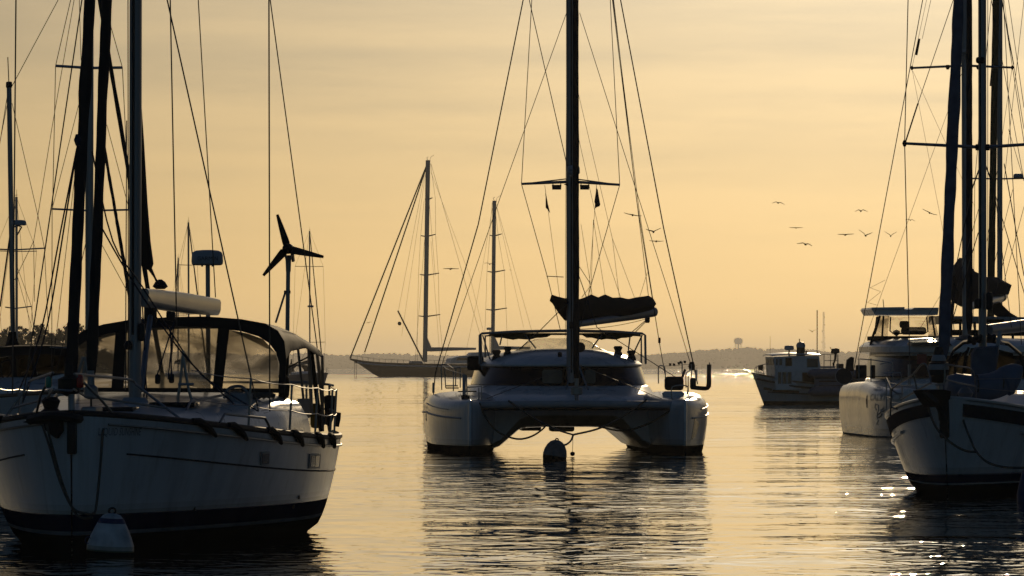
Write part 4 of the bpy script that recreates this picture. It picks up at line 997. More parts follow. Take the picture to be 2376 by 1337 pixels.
fu = furled(D, 'furled_genoa', D.pu(1337, 885, -0.95), m1 + Vector((0.25, 0.1, -0.6)), 0.075, 0.062, canvas, wob=0.07, seed=5, n=90)
MB().lathe([(0.04, -0.28), (0.05, -0.12), (0.13, -0.10), (0.13, 0.05), (0.05, 0.07), (0.05, 0.26)], D.pu(1338, 905, -0.92), 14).build('furling_drum', steel, D)
MB().tube([D.pu(1338, 912, -0.85), D.pu(1340, 932, -0.72)], 0.03, 6).build('forestay_toggle', steel, D)
# boom, sail in its cover, lazy lines
b0, b1 = D.pu(1342, 752, DM - 0.35), D.pu(1518, 724, -9.6)
rings = []
for k in range(8):
    c = b0.lerp(b1, k / 7); rr = 0.075 + 0.04 * min(1, k / 5)
    rings.append([c + Vector((0, rr * 0.8 * math.cos(i * math.pi / 7), rr * math.sin(i * math.pi / 7))) for i in range(14)])
bD = MB().loft(rings).build('boom', alu, D)
top = [(1282, 684), (1293, 688), (1310, 692), (1345, 694), (1357, 690), (1372, 683), (1388, 690), (1404, 683), (1422, 691), (1440, 690), (1458, 694), (1476, 690), (1492, 688), (1505, 686), (1513, 694)]
bot = [(1284, 690), (1290, 705), (1303, 726), (1318, 744), (1345, 748), (1360, 747), (1376, 745), (1395, 741), (1414, 738), (1435, 734), (1456, 731), (1476, 726), (1494, 722), (1506, 718), (1516, 712)]
rings = []
for i, (a, b) in enumerate(zip(top, bot)):
    k = max(0, (i - 3) / 11); u = DM + 0.42 - 0.85 * min(1, i / 4) if i < 4 else DM - 0.45 + (-9.3 - DM + 0.45) * k
    A_, B_ = D.pu(a[0], a[1], u), D.pu(b[0], b[1], u); wd_ = 0.05 if i in (0, 14) else (0.18 if i > 3 else 0.16)
    rings.append([A_, A_.lerp(B_, 0.2) + Vector((0, wd_ * 0.6, 0)), A_.lerp(B_, 0.6) + Vector((0, wd_, 0)), B_ + Vector((0, wd_ * 0.5, 0)), B_ - Vector((0, wd_ * 0.5, 0)), A_.lerp(B_, 0.6) - Vector((0, wd_, 0)), A_.lerp(B_, 0.2) - Vector((0, wd_ * 0.6, 0))])
MB().loft(rings).build('sail_cover', canvas, D)
for y_ in (1507, 1512): MB().tube([D.pu(y_, 702, -9.5), D.pu(y_ + 2, 715, -9.5)], 0.02, 5).build('reef_strap', canvas, bD)
for nm, pts, r in (
    ('cap_shroud', [D.pu(1005, 925, -5.6), D.pu(1010, 868, -5.6), D.pu(1110, 520, -5.4), D.pu(1214, 0, -5.1), m1 + Vector((0, 0, -1))], 0.0145),
    ('cap_shroud', [D.pu(1619, 892, -5.6), D.pu(1610, 850, -5.6), D.pu(1540, 530, -5.4), D.pu(1440, 0, -5.1), m1 + Vector((0, 0, -1))], 0.0145),
    ('backup_shroud', [D.pu(1024, 850, -5.9), D.pu(1160, 460, -5.6), D.pu(1316, 26, -5.0)], 0.008),
    ('backup_shroud', [D.pu(1604, 850, -5.9), D.pu(1560, 705, -5.7), D.pu(1345, 30, -5.0)], 0.008),
    ('diamond_stay', [D.pu(1300, 765, DM), D.pu(1270, 642, DM), D.pu(1210, 427, DM - 0.3), D.pu(1234, 0, DM - 0.2), m1 + Vector((0, -0.1, -3))], 0.009),
    ('diamond_stay', [D.pu(1343, 772, DM), D.pu(1372, 660, DM), D.pu(1438, 429, DM - 0.3), D.pu(1416, 0, DM - 0.2), m1 + Vector((0, 0.1, -3))], 0.009),
    ('inner_stay', [D.pu(1228, 0, -4.0), D.pu(1316, 385, DM + 0.2)], 0.010),
    ('running_backstay', [D.pu(1545, 880, -9), D.pu(1530, 795, -9), D.pu(1478, 470, -7.4), D.pu(1421, 0, -5.6)], 0.010),
    ('running_backstay', [D.pu(1505, 690, -9.6), D.pu(1470, 405, -8), D.pu(1424, 0, -6)], 0.008),
    ('topping_lift', [D.pu(1518, 714, -9.6), D.pu(1482, 480, -8.2), D.pu(1430, 60, -6)], 0.007),
    ('flag_halyard', [D.pu(1264, 430, DM - 0.2), D.pu(1300, 700, DM)], 0.005), ('flag_halyard', [D.pu(1384, 430, DM - 0.2), D.pu(1366, 680, DM)], 0.005),
    ('lazy_jack', [D.pu(1348, 520, -5.6), D.pu(1374, 684, -6.3)], 0.005), ('lazy_jack', [D.pu(1377, 510, -6), D.pu(1404, 684, -6.9)], 0.005), ('lazy_jack', [D.pu(1377, 510, -6), D.pu(1371, 684, -6.1)], 0.005),
    ('lazy_jack', [D.pu(1395, 557, -6.4), D.pu(1440, 690, -7.6)], 0.005), ('lazy_jack', [D.pu(1421, 554, -6.8), D.pu(1472, 690, -8.4)], 0.005), ('lazy_jack', [D.pu(1421, 554, -6.8), D.pu(1437, 690, -7.6)], 0.005),
    ('lazy_jack', [D.pu(1395, 557, -6.4), D.pu(1338, 300, -5)], 0.005), ('lazy_jack', [D.pu(1421, 554, -6.8), D.pu(1338, 200, -5)], 0.005), ('lazy_jack', [D.pu(1502, 632, -9.2), D.pu(1484, 690, -8.8)], 0.005),
    ('halyard', [D.pu(1345, 620, DM + 0.2), D.pu(1372, 662, DM - 0.4), D.pu(1350, 690, DM)], 0.008), ('halyard', [D.pu(1312, 780, DM), D.pu(1313, 430, DM), D.pu(1316, 0, DM)], 0.006),
    ('genoa_sheet', [D.pu(1343, 640, -0.9), D.pu(1385, 760, -3), D.pu(1480, 820, -5.4), D.pu(1575, 880, -7.0)], 0.010), ('genoa_sheet', [D.pu(1320, 700, -0.9), D.pu(1255, 765, -3), D.pu(1205, 810, -5.4)], 0.010),
    ('mainsheet', [D.pu(1505, 740, -9.4), D.pu(1470, 775, -9.0)], 0.010), ('mainsheet', [D.pu(1500, 742, -9.4), D.pu(1465, 772, -9.0)], 0.010),
    ('reef_line', sag(D.pu(1345, 764, DM - 0.4), D.pu(1500, 740, -9.3), 0.05), 0.007),
    ('bridle_stay', [D.pu(1325, 850, -3.4), D.pu(1130, 925, -1.0)], 0.009), ('bridle_stay', [D.pu(1346, 848, -3.4), D.pu(1535, 925, -1.0)], 0.009)):
    D.wire(nm, to_mast(pts, 0.0, 15.5, 9.6) if nm in ('running_backstay', 'topping_lift', 'inner_stay', 'halyard') else pts, r, ropeb if nm in ('genoa_sheet', 'mainsheet', 'reef_line') else wirem)
MB().tube([D.pu(1268, 641, DM), D.pu(1308, 643, DM)], 0.010, 5).build('diamond_strut', alu, D)
MB().box(D.pu(1502, 742, -9.4), (0.1, 0.12, 0.16), bev=0.03).build('sheet_block', rubber, D)
MB().box(D.pu(1530, 790, -9), (0.06, 0.06, 0.14), bev=0.02).build('backstay_block', rubber, D)
for px_, a in ((1006, 900), (1616, 870)):
    MB().tube([D.pu(px_, a - 12, -5.6), D.pu(px_ - 0.5, a + 12, -5.6)], 0.03, 6).build('turnbuckle', steel, D)
# pulpits and rails
def dk(px_, py_, u): return D.pu(px_, py_, u)
rail = [([(1025, 905), (1024, 848)], -4.6), ([(1034, 900), (1032, 858)], -4.2), ([(1052, 908), (1052, 860)], -3.4), ([(1057, 895), (1058, 853)], -5.4), ([(1068, 900), (1068, 852)], -5.0)]
for pts, u in rail: D.wire('stanchion', [dk(x_, y_, u) for x_, y_ in pts], 0.0135, steel)
D.wire('lifeline', smooth([dk(1024, 846, -4.6), dk(1038, 846, -4.2), dk(1052, 855, -3.4), dk(1068, 852, -3.0)], 4), 0.010, steel); D.wire('lifeline', smooth([dk(1024, 846, -4.6), dk(1040, 858, -3.5), dk(1074, 868, -2.0)], 4), 0.008, steel)
MB().prism([dk(a, b, -1.0) for a, b in ((1073, 927), (1073, 869), (1076, 867), (1081, 870), (1081, 927))], (-0.03, 0, 0)).build('pulpit_board', gelg, D, smooth=False)
D.wire('pulpit', [dk(1082, 870, -1.0), dk(1084, 925, -1.0)], 0.016, steel); D.wire('pulpit', [dk(1082, 899, -1.0), dk(1117, 897, -1.0), dk(1117, 928, -1.0)], 0.015, steel); D.wire('pulpit', [dk(1111, 900, -1.1), dk(1111, 928, -1.1)], 0.012, steel)
MB().lathe([(0.03, -0.06), (0.10, -0.04), (0.10, 0.04), (0.03, 0.06)], dk(1080, 922, -0.9), 10).build('rope_coil', rubber, D)
for a, b in (((1033, 897), (1062, 894)), ((1034, 902), (1064, 899)), ((1063, 909), (1105, 908))): MB().box((dk(a[0], a[1], -3.6) + dk(b[0], b[1], -3.6)) / 2, (0.35, (b[0] - a[0]) / 100, 0.03), bev=0.008).build('deck_hatch', glassd, D)
MB().box(dk(993, 965, -6.0), (0.3, 0.10, 0.26), bev=0.04).build('fender', rubber, D)
for c in ((1002, 950), (1012, 948)): MB().box(dk(c[0], c[1], -5.0) + Vector((0, -0.02, 0)), (0.03, 0.05, 0.14), bev=0.01).build('hull_cleat', rubber, D)
# starboard-bow gear (right of the picture)
gr = MB().box(dk(1564, 890, -3.2), (0.35, 0.43, 0.32), bev=0.07).build('covered_windlass', canvas, D)
MB().lathe([(0.24, -0.07), (0.26, 0.0), (0.20, 0.05)], dk(1562, 913, -2.8), 16).build('windlass_base', gel, D)
MB().tube([dk(1583, 876, -3.2), dk(1590, 857, -3.2)], 0.03, 7).build('windlass_handle', rubber, gr)
arm = MB().tube(smooth([dk(1604, 899, -4.2), dk(1625, 901, -4.2), dk(1640, 901, -4.2), dk(1644.5, 894, -4.2), dk(1645, 870, -4.2), dk(1645.5, 846, -4.2)], 5), [0.05] * 14 + [0.06] * 6 + [0.055] * 6, 10).build('folded_boarding_ladder', rubber, D)
MB().tube([dk(1646, 848, -4.2), dk(1646, 841, -4.2)], 0.012, 6).build('ladder_pin', rubber, arm)
MB().box(dk(1608, 890, -4.2), (0.14, 0.14, 0.26), bev=0.04).build('ladder_hinge', rubber, D)
for pts, u in (([(1592, 900), (1592, 868), (1598, 862), (1604, 856)], -3.2), ([(1597, 918), (1597, 872)], -2.6), ([(1606, 890), (1604, 845)], -4.6), ([(1583, 868), (1583, 840)], -5.0), ([(1528, 890), (1528, 853), (1536, 849), (1543, 856), (1544, 895)], -7.0), ([(1560, 928), (1560, 898), (1594, 896), (1594, 915)], -1.0)):
    D.wire('rail', smooth([dk(x_, y_, u) for x_, y_ in pts], 4) if len(pts) > 2 else [dk(x_, y_, u) for x_, y_ in pts], 0.0145, steel)
D.wire('lifeline', [dk(1540, 850, -7), dk(1605, 845, -5)], 0.005, rope)
pegs = ((1554, 846), (1563, 846), (1574, 843), (1579, 841), (1588, 840))
for i, (a, b) in enumerate(pegs):
    MB().prism([dk(a - 2.2, b - 3, -6.2), dk(a + 2.4, b - 2.5 + i % 2, -6.2), dk(a + 1.0, b + 3.4, -6.2), dk(a - 1.6, b + 2, -6.2)], (-0.01, 0.02, 0)).build('clothes_peg', rubber, D, smooth=False)
MB().lathe([(0.05, -0.1), (0.08, 0), (0.05, 0.1)], dk(1605, 850, -4.8), 8).build('horn', rubber, D)
# mooring bridle and pick-up buoy
def rope_thing(pts, r, label, m=rope, group='mooring bridle ropes', nm='mooring_line', cat='rope'):
    return tag(MB().tube(pts, r, 6).build(nm, m), label, cat, group)
W = D.w
ov = [([(1112, 935), (1125, 965), (1150, 998), (1180, 1014), (1208, 1019), (1235, 1012), (1258, 997), (1268, 985)], [-.6, -.7, -.8, -1, -1.4, -1.8, -2.2, -2.6], 'long dark rope sagging in a loop under the central catamaran on the left'),
      ([(1180, 930), (1215, 955), (1262, 983), (1300, 1000), (1330, 1009)], [-.7, -.3, 0.1, 1.5, 3], 'rope from the left of the central catamaran\'s cross beam to the ball buoy knot'),
      ([(1500, 928), (1470, 950), (1430, 975), (1385, 996), (1330, 1009)], [-.7, -.3, 0.1, 1.5, 3], 'rope from the right of the central catamaran\'s cross beam to the ball buoy knot'),
      ([(1330, 1009), (1325, 1022), (1313, 1032), (1298, 1033)], [3, 4, 6, 9], 'short doubled rope from the bridle knot down to the ball buoy'),
      ([(1566, 940), (1545, 960), (1500, 985), (1445, 1000), (1390, 990)], [-.6, -.8, -1.4, -2, -2.6], 'dark rope sagging under the right float of the central catamaran')]
for pts, us, lab in ov: rope_thing(smooth([W(D.pu(x_, y_, u)) for (x_, y_), u in zip(pts, us)], 5), 0.022, lab)
bp_ = P(1286, 1066, 131.0); bb = bpy.data.objects.new('mooring_buoy', None); COL.objects.link(bb); bb.location = (bp_.x, 131.0, 0.0); bb.rotation_euler = (0, R_(8), 0)
tag(bb, 'grey egg-shaped mooring buoy leaning in front of the central catamaran', 'buoy', 'mooring buoys')
MB().lathe([(0.0, -0.2), (0.18, -0.16), (0.245, 0.0), (0.252, 0.10), (0.235, 0.20), (0.19, 0.30), (0.13, 0.37), (0.06, 0.405), (0.0, 0.41)], (0, 0, 0), 24).build('float', buoyd, bb)
MB().tube([Vector((0.03 * math.cos(a), 0, 0.41 + 0.03 * math.sin(a))) for a in [i * math.pi / 5 for i in range(11)]], 0.014, 6).build('ring', rubber, bb)
pf = P(1328.5, 1057, 135.0); pu_ = bpy.data.objects.new('pickup_float', None); COL.objects.link(pu_); pu_.location = (pf.x, 135.0, 0)
tag(pu_, 'tiny dark float hanging on a thin line beside the egg-shaped buoy', 'float')
zf = H - (1053 - HY) * 135 / F
MB().lathe([(0.0, -0.05), (0.04, -0.04), (0.055, 0.0), (0.04, 0.035), (0.0, 0.045)], (0, 0, zf), 12).build('bobber', rubber, pu_)
MB().tube([(0, 0, zf + 0.04), (0.01, 0, H - (1010 - HY) * 135 / F)], 0.006, 5).build('line', rope, pu_)
# flags on the flag halyards
def flag(T, rows, m, label, nm='flag'):
    r_ = bpy.data.objects.new(nm, None); COL.objects.link(r_); r_.location = T.w(rows[0][0]); tag(r_, label, 'flag', 'flags on the catamaran spreaders')
    o = Vector(r_.location); g_ = [[T.w(p) - o for p in r] for r in rows]
    MB().grid(g_, (0, 0.012, 0)).build('cloth', m, r_); MB().tube([Vector((0, 0, 0.10)), Vector((0, 0, -0.02))], 0.006, 5).build('toggle_line', rope, r_)
flag(D, [[D.pu(1266, 452, DM - .2), D.pu(1268, 455, DM - .2)], [D.pu(1266, 470, DM - .2), D.pu(1271.5, 474, DM - .25)], [D.pu(1266, 482, DM - .2), D.pu(1275, 488, DM - .2)], [D.pu(1270, 486, DM - .2), D.pu(1277, 496, DM - .2)]], flagr, 'narrow limp red burgee under the left spreader of the central catamaran')
flag(D, [[D.pu(1384, 437, DM - .2), D.pu(1387, 440, DM - .2)], [D.pu(1381, 455, DM - .2), D.pu(1390, 459, DM - .28)], [D.pu(1379, 468, DM - .2), D.pu(1393, 475, DM - .2)], [D.pu(1381, 476, DM - .2), D.pu(1391, 479, DM - .25)], [D.pu(1381, 484, DM - .2), D.pu(1385, 481, DM - .2)]], flagn, 'folded dark red striped ensign under the right spreader of the central catamaran')

# ================================================================== gulls
def gull(px_, py_, span_px, dl, dr, Y, label, tilt=0.0, bend=0.35):
    r_ = bpy.data.objects.new('gull', None); COL.objects.link(r_); r_.location = P(px_, py_, Y); r_.rotation_euler = (R_(random.uniform(14, 26)), R_(tilt), R_(random.uniform(-25, 25)))
    tag(r_, label, 'gull', 'gulls flying over the anchorage')
    s_ = span_px * Y / F / 2
    MB().lathe([(0.0, -0.36), (0.05, -0.30), (0.03, -0.22), (0.10, -0.10), (0.13, 0.08), (0.09, 0.25), (0.07, 0.32), (0.06, 0.40), (0.02, 0.46), (0.0, 0.50)], (0, 0, 0), 10, Matrix.Rotation(R_(90), 3, 'X') @ Matrix.Scale(s_ * 0.85, 3)).build('body', feath, r_)
    for sd_, d in ((-1, dl), (1, dr)):
        rings = []
        for k in range(9):
            q = k / 8; y = q * s_; z = s_ * (d * math.sin(min(q, 0.45) / 0.45 * math.pi / 2) * 0.6 + (d - bend * 1.0) * max(0, q - 0.40) * 0.9)
            ch = s_ * (0.30 * (1 - q) ** 0.6 + 0.05); th = s_ * 0.06 * (1 - 0.5 * q)
            xo = -s_ * (0.10 * math.sin(q * 3.1) - 0.22 * max(0, q - 0.5))
            rings.append([Vector((sd_ * y, xo - ch / 2, z)), Vector((sd_ * y, xo, z + th)), Vector((sd_ * y, xo + ch / 2, z)), Vector((sd_ * y, xo, z - th))])
        MB().loft(rings).build('wing', feath, r_)
for g in ((1806, 471, 30, .30, .22, 330, 'gull at the top left of the right-hand flock, wings arched', 4, 0.9), (1998, 490, 31, .42, .42, 330, 'gull with both wings arched down, above the wing-raised pair', 0, 1.1), (2157, 494, 36, .30, -.05, 330, 'gull banking just left of the front cruiser\'s grey furled sail', 12, 0.1),
          (2112, 511, 24, .30, .28, 400, 'small arched gull crossing the thin vertical stay left of the front cruiser\'s mast', 6, 0.8), (1847, 529, 31, .10, .10, 340, 'flat-winged gull at the lower left of the right-hand flock', 0, 0.15), (1962, 545, 39, .14, .16, 330, 'wide flat-winged gull left of the pair with raised wings', 0, 0.2),
          (2008, 547, 34, .72, .42, 330, 'gull with steeply raised left wing, beside the stay of the right catamaran', 0, 0.05), (2067, 548, 29, .70, .62, 340, 'gull with both wings raised in a V, between two stays', 0, 0.05), (1868, 567, 40, .30, .22, 330, 'lowest gull of the right-hand flock, wings drooping at the tips', 5, 0.75),
          (1468, 499, 42, .12, .05, 320, 'gull crossing the backstay lines right of the central mast, highest of three', 8, 0.1), (1517, 538, 38, .40, .38, 330, 'gull with lifted wings right of the central mast, middle of three', -4, 0.1), (1523, 560, 34, .10, .10, 340, 'flat gull right of the central mast, lowest of three', 2, 0.15),
          (1046, 624, 38, .10, .08, 420, 'flat gull between the two masts of the far ketch', 0, 0.2), (1136, 613, 26, .40, .25, 420, 'arched gull right beside the far ketch\'s shorter mast', 3, 0.7), (1184, 627, 9, .2, .2, 500, 'speck-sized gull right of the far ketch\'s shorter mast', 20, 0.2),
          (1708, 694, 8, .3, .3, 700, 'tiny gull high above the water tower', 0, 0.8), (1885, 770, 18, .55, .50, 500, 'gull with raised wings just left of the trawler\'s tall aerial', 0, 0.05), (856, 749, 16, .25, .25, 700, 'small arched gull on the far ketch\'s forestay', -10, 0.6), (1518, 726, 11, .25, .3, 600, 'tiny gull just beyond the central boom end', 0, 0.3)):
    gull(*g)

# ================================================================== boats farther off
def far_sloop(nm, px_, Y, top_py, head, L, label, spread=(), furl=True, boom=True, dodger=False, m=gel, lean=0.0, mesh=None, name='sailboat'):
    """sailing boat at anchor, head = bearing of its bow from straight-at-us, in degrees."""
    a = R_(head); f_ = (math.sin(a), -math.cos(a)); base = P(px_, HY, Y); base.z = 0
    loc = base + Vector((f_[0], f_[1], 0)) * (L * 0.40)
    T = Thing(name, loc, f_, label, 'sailboat', 'moored sailing boats')
    h = Hull(L, L * 0.31, [(0, 1.35), (0.5, 1.05), (1, 1.05)], 0.75, 0.62, 0.25)
    h.mesh(30, 8).build('hull', mesh or hullB, T); h.deck().build('deck', deckm, T)
    rings = []
    for i in range(12):
        u = -L * (0.26 + 0.42 * i / 11); hw = L * 0.10 * min(1, 0.6 + i / 8); z = h.sheer(-u / L)
        rings.append([Vector((u, hw * y, z + 0.42 * zz * min(1, 0.3 + i / 5))) for y, zz in ((-1, -0.1), (-0.95, 0.7), (-0.7, 1), (0.7, 1), (0.95, 0.7), (1, -0.1))])
    MB().loft(rings).build('coachroof', gel, T)
    mu = -L * 0.40; zt = P(px_, top_py, Y).z
    m0_ = Vector((mu, 0, 1.2)); m1_ = T.p(px_ + lean, top_py, Y); m1_.x = mu - 0.1
    ms = oval_spar(T, 'mast', m0_, m1_, 0.17, 0.24, alu)
    MB().tube([m1_, m1_ + Vector((0, 0.03, 0.5))], 0.015, 5).build('wind_vane', wirem, ms); MB().tube([m1_ + Vector((0.3, 0, 0.12)), m1_ + Vector((-0.3, 0, 0.12))], 0.02, 5).build('masthead_light', wirem, ms)
    for zz, hw in spread:
        c = m0_.lerp(m1_, zz)
        for sd_ in (-1, 1): MB().tube([c, c + Vector((-0.2, sd_ * hw, 0.03))], 0.025 + Y / 60000, 5).build('spreader', alu, T)
        
    r = 0.010 + Y / 120000
    for sd_ in (-1, 1):
        pts = [h.at(0.44, h.sheer(0.44), sd_)] + [m0_.lerp(m1_, zz) + Vector((-0.2, sd_ * hw, 0.03)) for zz, hw in spread] + [m1_]
        T.wire('cap_shroud', pts, r, n=4)
        if spread: T.wire('lower_shroud', [h.at(0.42, h.sheer(0.42), sd_), m0_.lerp(m1_, spread[0][0])], r, n=4)
    st = Vector((-0.1, 0, h.sheer(0) + 0.1))
    if furl: furled(T, 'furled_genoa', st + Vector((-0.1, 0, 0.3)), m1_, 0.09, 0.06, canvas, n=24, seed=px_, seg=6)
    T.wire('forestay', [st, m1_], r, n=4); T.wire('backstay', [Vector((-L * 0.98, 0, 1.1)), m1_], r, n=4)
    if boom:
        b0_, b1_ = Vector((mu - 0.2, 0, 2.5)), Vector((mu - L * 0.36, 0.3, 2.4))
        MB().tube([b0_, b1_], 0.10, 8).build('boom', alu, T); MB().tube([b0_ + Vector((0, 0, 0.22)), b0_.lerp(b1_, .5) + Vector((0, 0, 0.2)), b1_ + Vector((0.2, 0, 0.12))], [0.2, 0.17, 0.1], 8).build('sail_cover', canvas, T)
    if dodger:
        rows = [[Vector((u, L * 0.11 * y, 1.45 + hh * (1 - abs(y) ** 4))) for y in (-1, -0.9, -0.6, 0, 0.6, 0.9, 1)] for u, hh in ((-L * 0.60, 0.75), (-L * 0.68, 0.95), (-L * 0.9, 0.95))]
        MB().grid(rows, (0, 0, 0.03)).build('bimini_top', canvas, T)
        for y in (-1, 1):
            for u in (-L * 0.62, -L * 0.75, -L * 0.9): T.wire('bimini_pole', [Vector((u, y * L * 0.108, 2.1)), Vector((u - 0.1, y * L * 0.108, 1.05))], 0.03, steel, 5)
    for sd_ in (-1, 1):
        for t in (0.02, 0.15, 0.3, 0.5, 0.7, 0.9):
            p = h.at(t, h.sheer(t), sd_); T.wire('stanchion', [p, p + Vector((0, 0, 0.62))], 0.02, steel, 4)
        T.wire('lifeline', [h.at(t, h.sheer(t), sd_) + Vector((0, 0, 0.6)) for t in (0.02, 0.15, 0.3, 0.5, 0.7, 0.9)], 0.012, steel, 4)
    return T, h, m0_, m1_
S1, hS1, s0, s1 = far_sloop('s', 719, 780, 536, 20, 13.5, 'small distant sloop seen through the near sloop\'s bimini frame', spread=((0.22, 2.1), (0.75, 1.85)), dodger=True, mesh=hyp)
MB().box((-5.1, 0, 9.6), (0.5, 0.7, 0.25), bev=0.08).build('radar_dome', radw, S1)
far_sloop('e', 438, 600, 516, 25, 12, 'distant sloop whose bare mast rises between white boom and radar pole', spread=((0.4, 1.2), (0.72, 1.0)))
far_sloop('g', 413, 820, 598, -10, 11, 'distant sloop whose short mast shows over the middle of the white boom', spread=((0.5, 1.1),))
far_sloop('c', 39, 420, 457, 20, 11, 'distant sloop whose thin mast stands just right of the thick mizzen at far left', spread=((0.25, 1.0), (0.70, 1.45)), furl=False)
# small channel marker off the distant sloop
cm = bpy.data.objects.new('channel_marker', None); COL.objects.link(cm); q = P(676, 873, 1380); cm.location = (q.x, 1380, 0)
tag(cm, 'dark pointed channel marker floating left of the small distant sloop', 'marker buoy')
MB().lathe([(0.0, -0.4), (1.3, -0.2), (1.3, 0.5), (0.9, 0.9), (0.0, 1.0)], (0, 0, 0), 12).build('float', rubber, cm)
MB().lathe([(0.9, 0.9), (0.62, 1.6), (0.34, 2.3), (0.3, 3.0), (0.16, 3.1), (0.15, 3.8), (0.0, 3.9)], (0, 0, 0), 10).build('cage', rubber, cm)

# the big ketch at anchor
KY = 1272.0
K = Thing('ketch', (P(878, HY, KY).x, KY, 0), (-math.cos(R_(14)), -math.sin(R_(14))), 'large dark-hulled ketch with two tall masts, broadside far off in the haze', 'ketch')
kp = lambda x_, y_, v=0.0: K.pv(x_, y_, v)
LK = (1268 - 812) * KY / F / math.cos(R_(14))
rings = []
sheerK = [(812, 832), (845, 838), (880, 841), (930, 843), (985, 844), (1060, 845), (1120, 845), (1200, 843), (1268, 838)]
wlK = [(812, 835), (830, 842), (850, 856), (868, 868), (878, 876), (1000, 878), (1200, 878), (1240, 872), (1268, 856)]
for i in range(33):
    x_ = 812 + (1268 - 812) * i / 32; t = i / 32; hw = max(0.06, 3.9 * (1 - (1 - min(1, t / 0.55)) ** 2) ** 0.62 * (1 - 0.35 * max(0, (t - 0.6) / 0.4) ** 2))
    zs = kp(x_, interp(sheerK, x_)); zk = kp(x_, interp(wlK, x_)); u = zs.x
    rings.append([Vector((u, hw * s_, zs.z)) if q_ == 1 else Vector((u, hw * s_ * (0.80 if q_ == 0.5 else 0.35 if q_ == 0 else 0.95), zk.z + (zs.z - zk.z) * q_)) for s_, q_ in ((-1, 1), (-1, 0.8), (-1, 0.5), (-1, 0.0), (1, 0.0), (1, 0.5), (1, 0.8), (1, 1))])
MB().loft(rings).build('hull', hullK, K, sharp=60)
MB().tube([rings[i][7] + Vector((0, 0.03, -0.55)) for i in range(1, 32)], 0.16, 6).build('sheer_stripe', gel, K)
MB().tube([rings[i][0] + Vector((0, -0.03, -0.55)) for i in range(1, 32)], 0.16, 6).build('sheer_stripe', gel, K)
for pts, w_, nm, mm in (([(1038, 844), (1042, 832), (1062, 826), (1108, 823), (1150, 823), (1158, 844)], 2.2, 'deckhouse', gel), ([(1085, 824), (1092, 818), (1130, 817), (1140, 824)], 1.6, 'pilot_house', gel), ([(950, 845), (954, 838), (975, 838), (980, 845)], 1.2, 'fore_cabin', gelg)):
    o = MB().prism([kp(x_, y_) + Vector((0, -w_, 0)) for x_, y_ in pts], (0, 2 * w_, 0)).build(nm, mm, K, smooth=False)
    if nm == 'deckhouse': MB().prism([kp(x_, y_) + Vector((0, w_ + 0.01, 0)) for x_, y_ in ((1052, 836), (1056, 831), (1145, 829), (1150, 836))], (0, 0.04, 0)).build('window_strip', glassd, o, smooth=False)
for bx, by, tx, ty, ww, nm in ((986, 840, 993, 372, 0.95, 'main_mast'), (1143, 838, 1147, 466, 0.80, 'mizzen_mast')):
    o = oval_spar(K, nm, kp(bx, by), kp(tx, ty), ww * 0.9, ww, alu)
    MB().tube([kp(tx, ty), kp(tx - 3, ty - 6), kp(tx + 1, ty - 8)], 0.06, 4).build('wind_vane', wirem, o); MB().tube(smooth([kp(tx + 5, ty + 4), kp(tx + 6, ty - 6), kp(tx + 14, ty - 12)], 3), 0.04, 4).build('masthead_aerial', wirem, o)
def on_mast(py_, m_): 
    a, b = ((986, 840), (993, 372)) if m_ == 0 else ((1143, 838), (1147, 466)); return a[0] + (b[0] - a[0]) * (py_ - a[1]) / (b[1] - a[1])
for m_, py_, l_, r_ in ((0, 464, 6, 12), (0, 549, 14, 20), (0, 639, 15, 30), (0, 735, 16, 34), (1, 548, 10, 18), (1, 632, 14, 27), (1, 720, 16, 32)):
    cx_ = on_mast(py_, m_)
    for dx, dy, dv in ((-l_, -2, -2.2), (r_, -5, 2.2)): MB().tube([kp(cx_, py_), kp(cx_ + dx, py_ + dy, 0) + Vector((0, 0, 0))], [0.16, 0.10], 5).build('spreader', alu, K)
for a, b, r in (((993, 376), (812, 832), 0.15), ((990, 386), (846, 818), 0.14), ((1000, 380), (1124, 812), 0.035), ((992, 470), (962, 850), 0.03), ((999, 380), (1010, 460), .03), ((1010, 460), (1011, 549), .03), ((1011, 549), (1017, 636), .03), ((1017, 636), (1019, 732), .03), ((1019, 732), (1030, 845), .03),
                ((984, 466), (976, 548), .03), ((976, 548), (971, 638), .03), ((971, 638), (969, 734), .03), ((969, 734), (968, 845), .03), ((990, 380), (925, 718), .03), ((990, 386), (932, 780), .025), ((996, 470), (1010, 640), .03), ((1000, 560), (1022, 845), .025), ((1000, 400), (1090, 640), .025), ((1090, 640), (1124, 780), .025),
                ((1147, 468), (1156, 547), .03), ((1156, 547), (1170, 630), .03), ((1170, 630), (1174, 718), .03), ((1174, 718), (1180, 845), .03), ((1142, 470), (1130, 630), .03), ((1130, 630), (1127, 720), .03), ((1127, 720), (1122, 845), .03), ((1150, 470), (1240, 790), .03), ((1152, 480), (1215, 760), .025), ((1143, 480), (1108, 690), .025), ((1108, 690), (1075, 845), .025)):
    K.wire('stay', [kp(*a), kp(*b)], r, canvas if r > .1 else wirem, 5)
MB().loft([[kp(x_, y_) + Vector((0, s_ * w_, 0)) for s_, y_ in ((-1, a), (-1, b), (1, b), (1, a))] for x_, a, b, w_ in ((984, 815, 815, .2), (990, 782, 815, .35), (1000, 806, 816, .45), (1050, 806, 814, .4), (1104, 807, 812, .3))]).build('main_boom', gelg, K)
MB().loft([[kp(x_, y_) + Vector((0, s_ * w_, 0)) for s_, y_ in ((-1, a), (-1, b), (1, b), (1, a))] for x_, a, b, w_ in ((1141, 812, 815, .2), (1147, 780, 812, .35), (1157, 803, 812, .4), (1230, 805, 811, .3))]).build('mizzen_boom', gelg, K)
MB().tube([kp(923, 721), kp(982, 838)], 0.16, 6).build('spinnaker_pole', rubber, K)
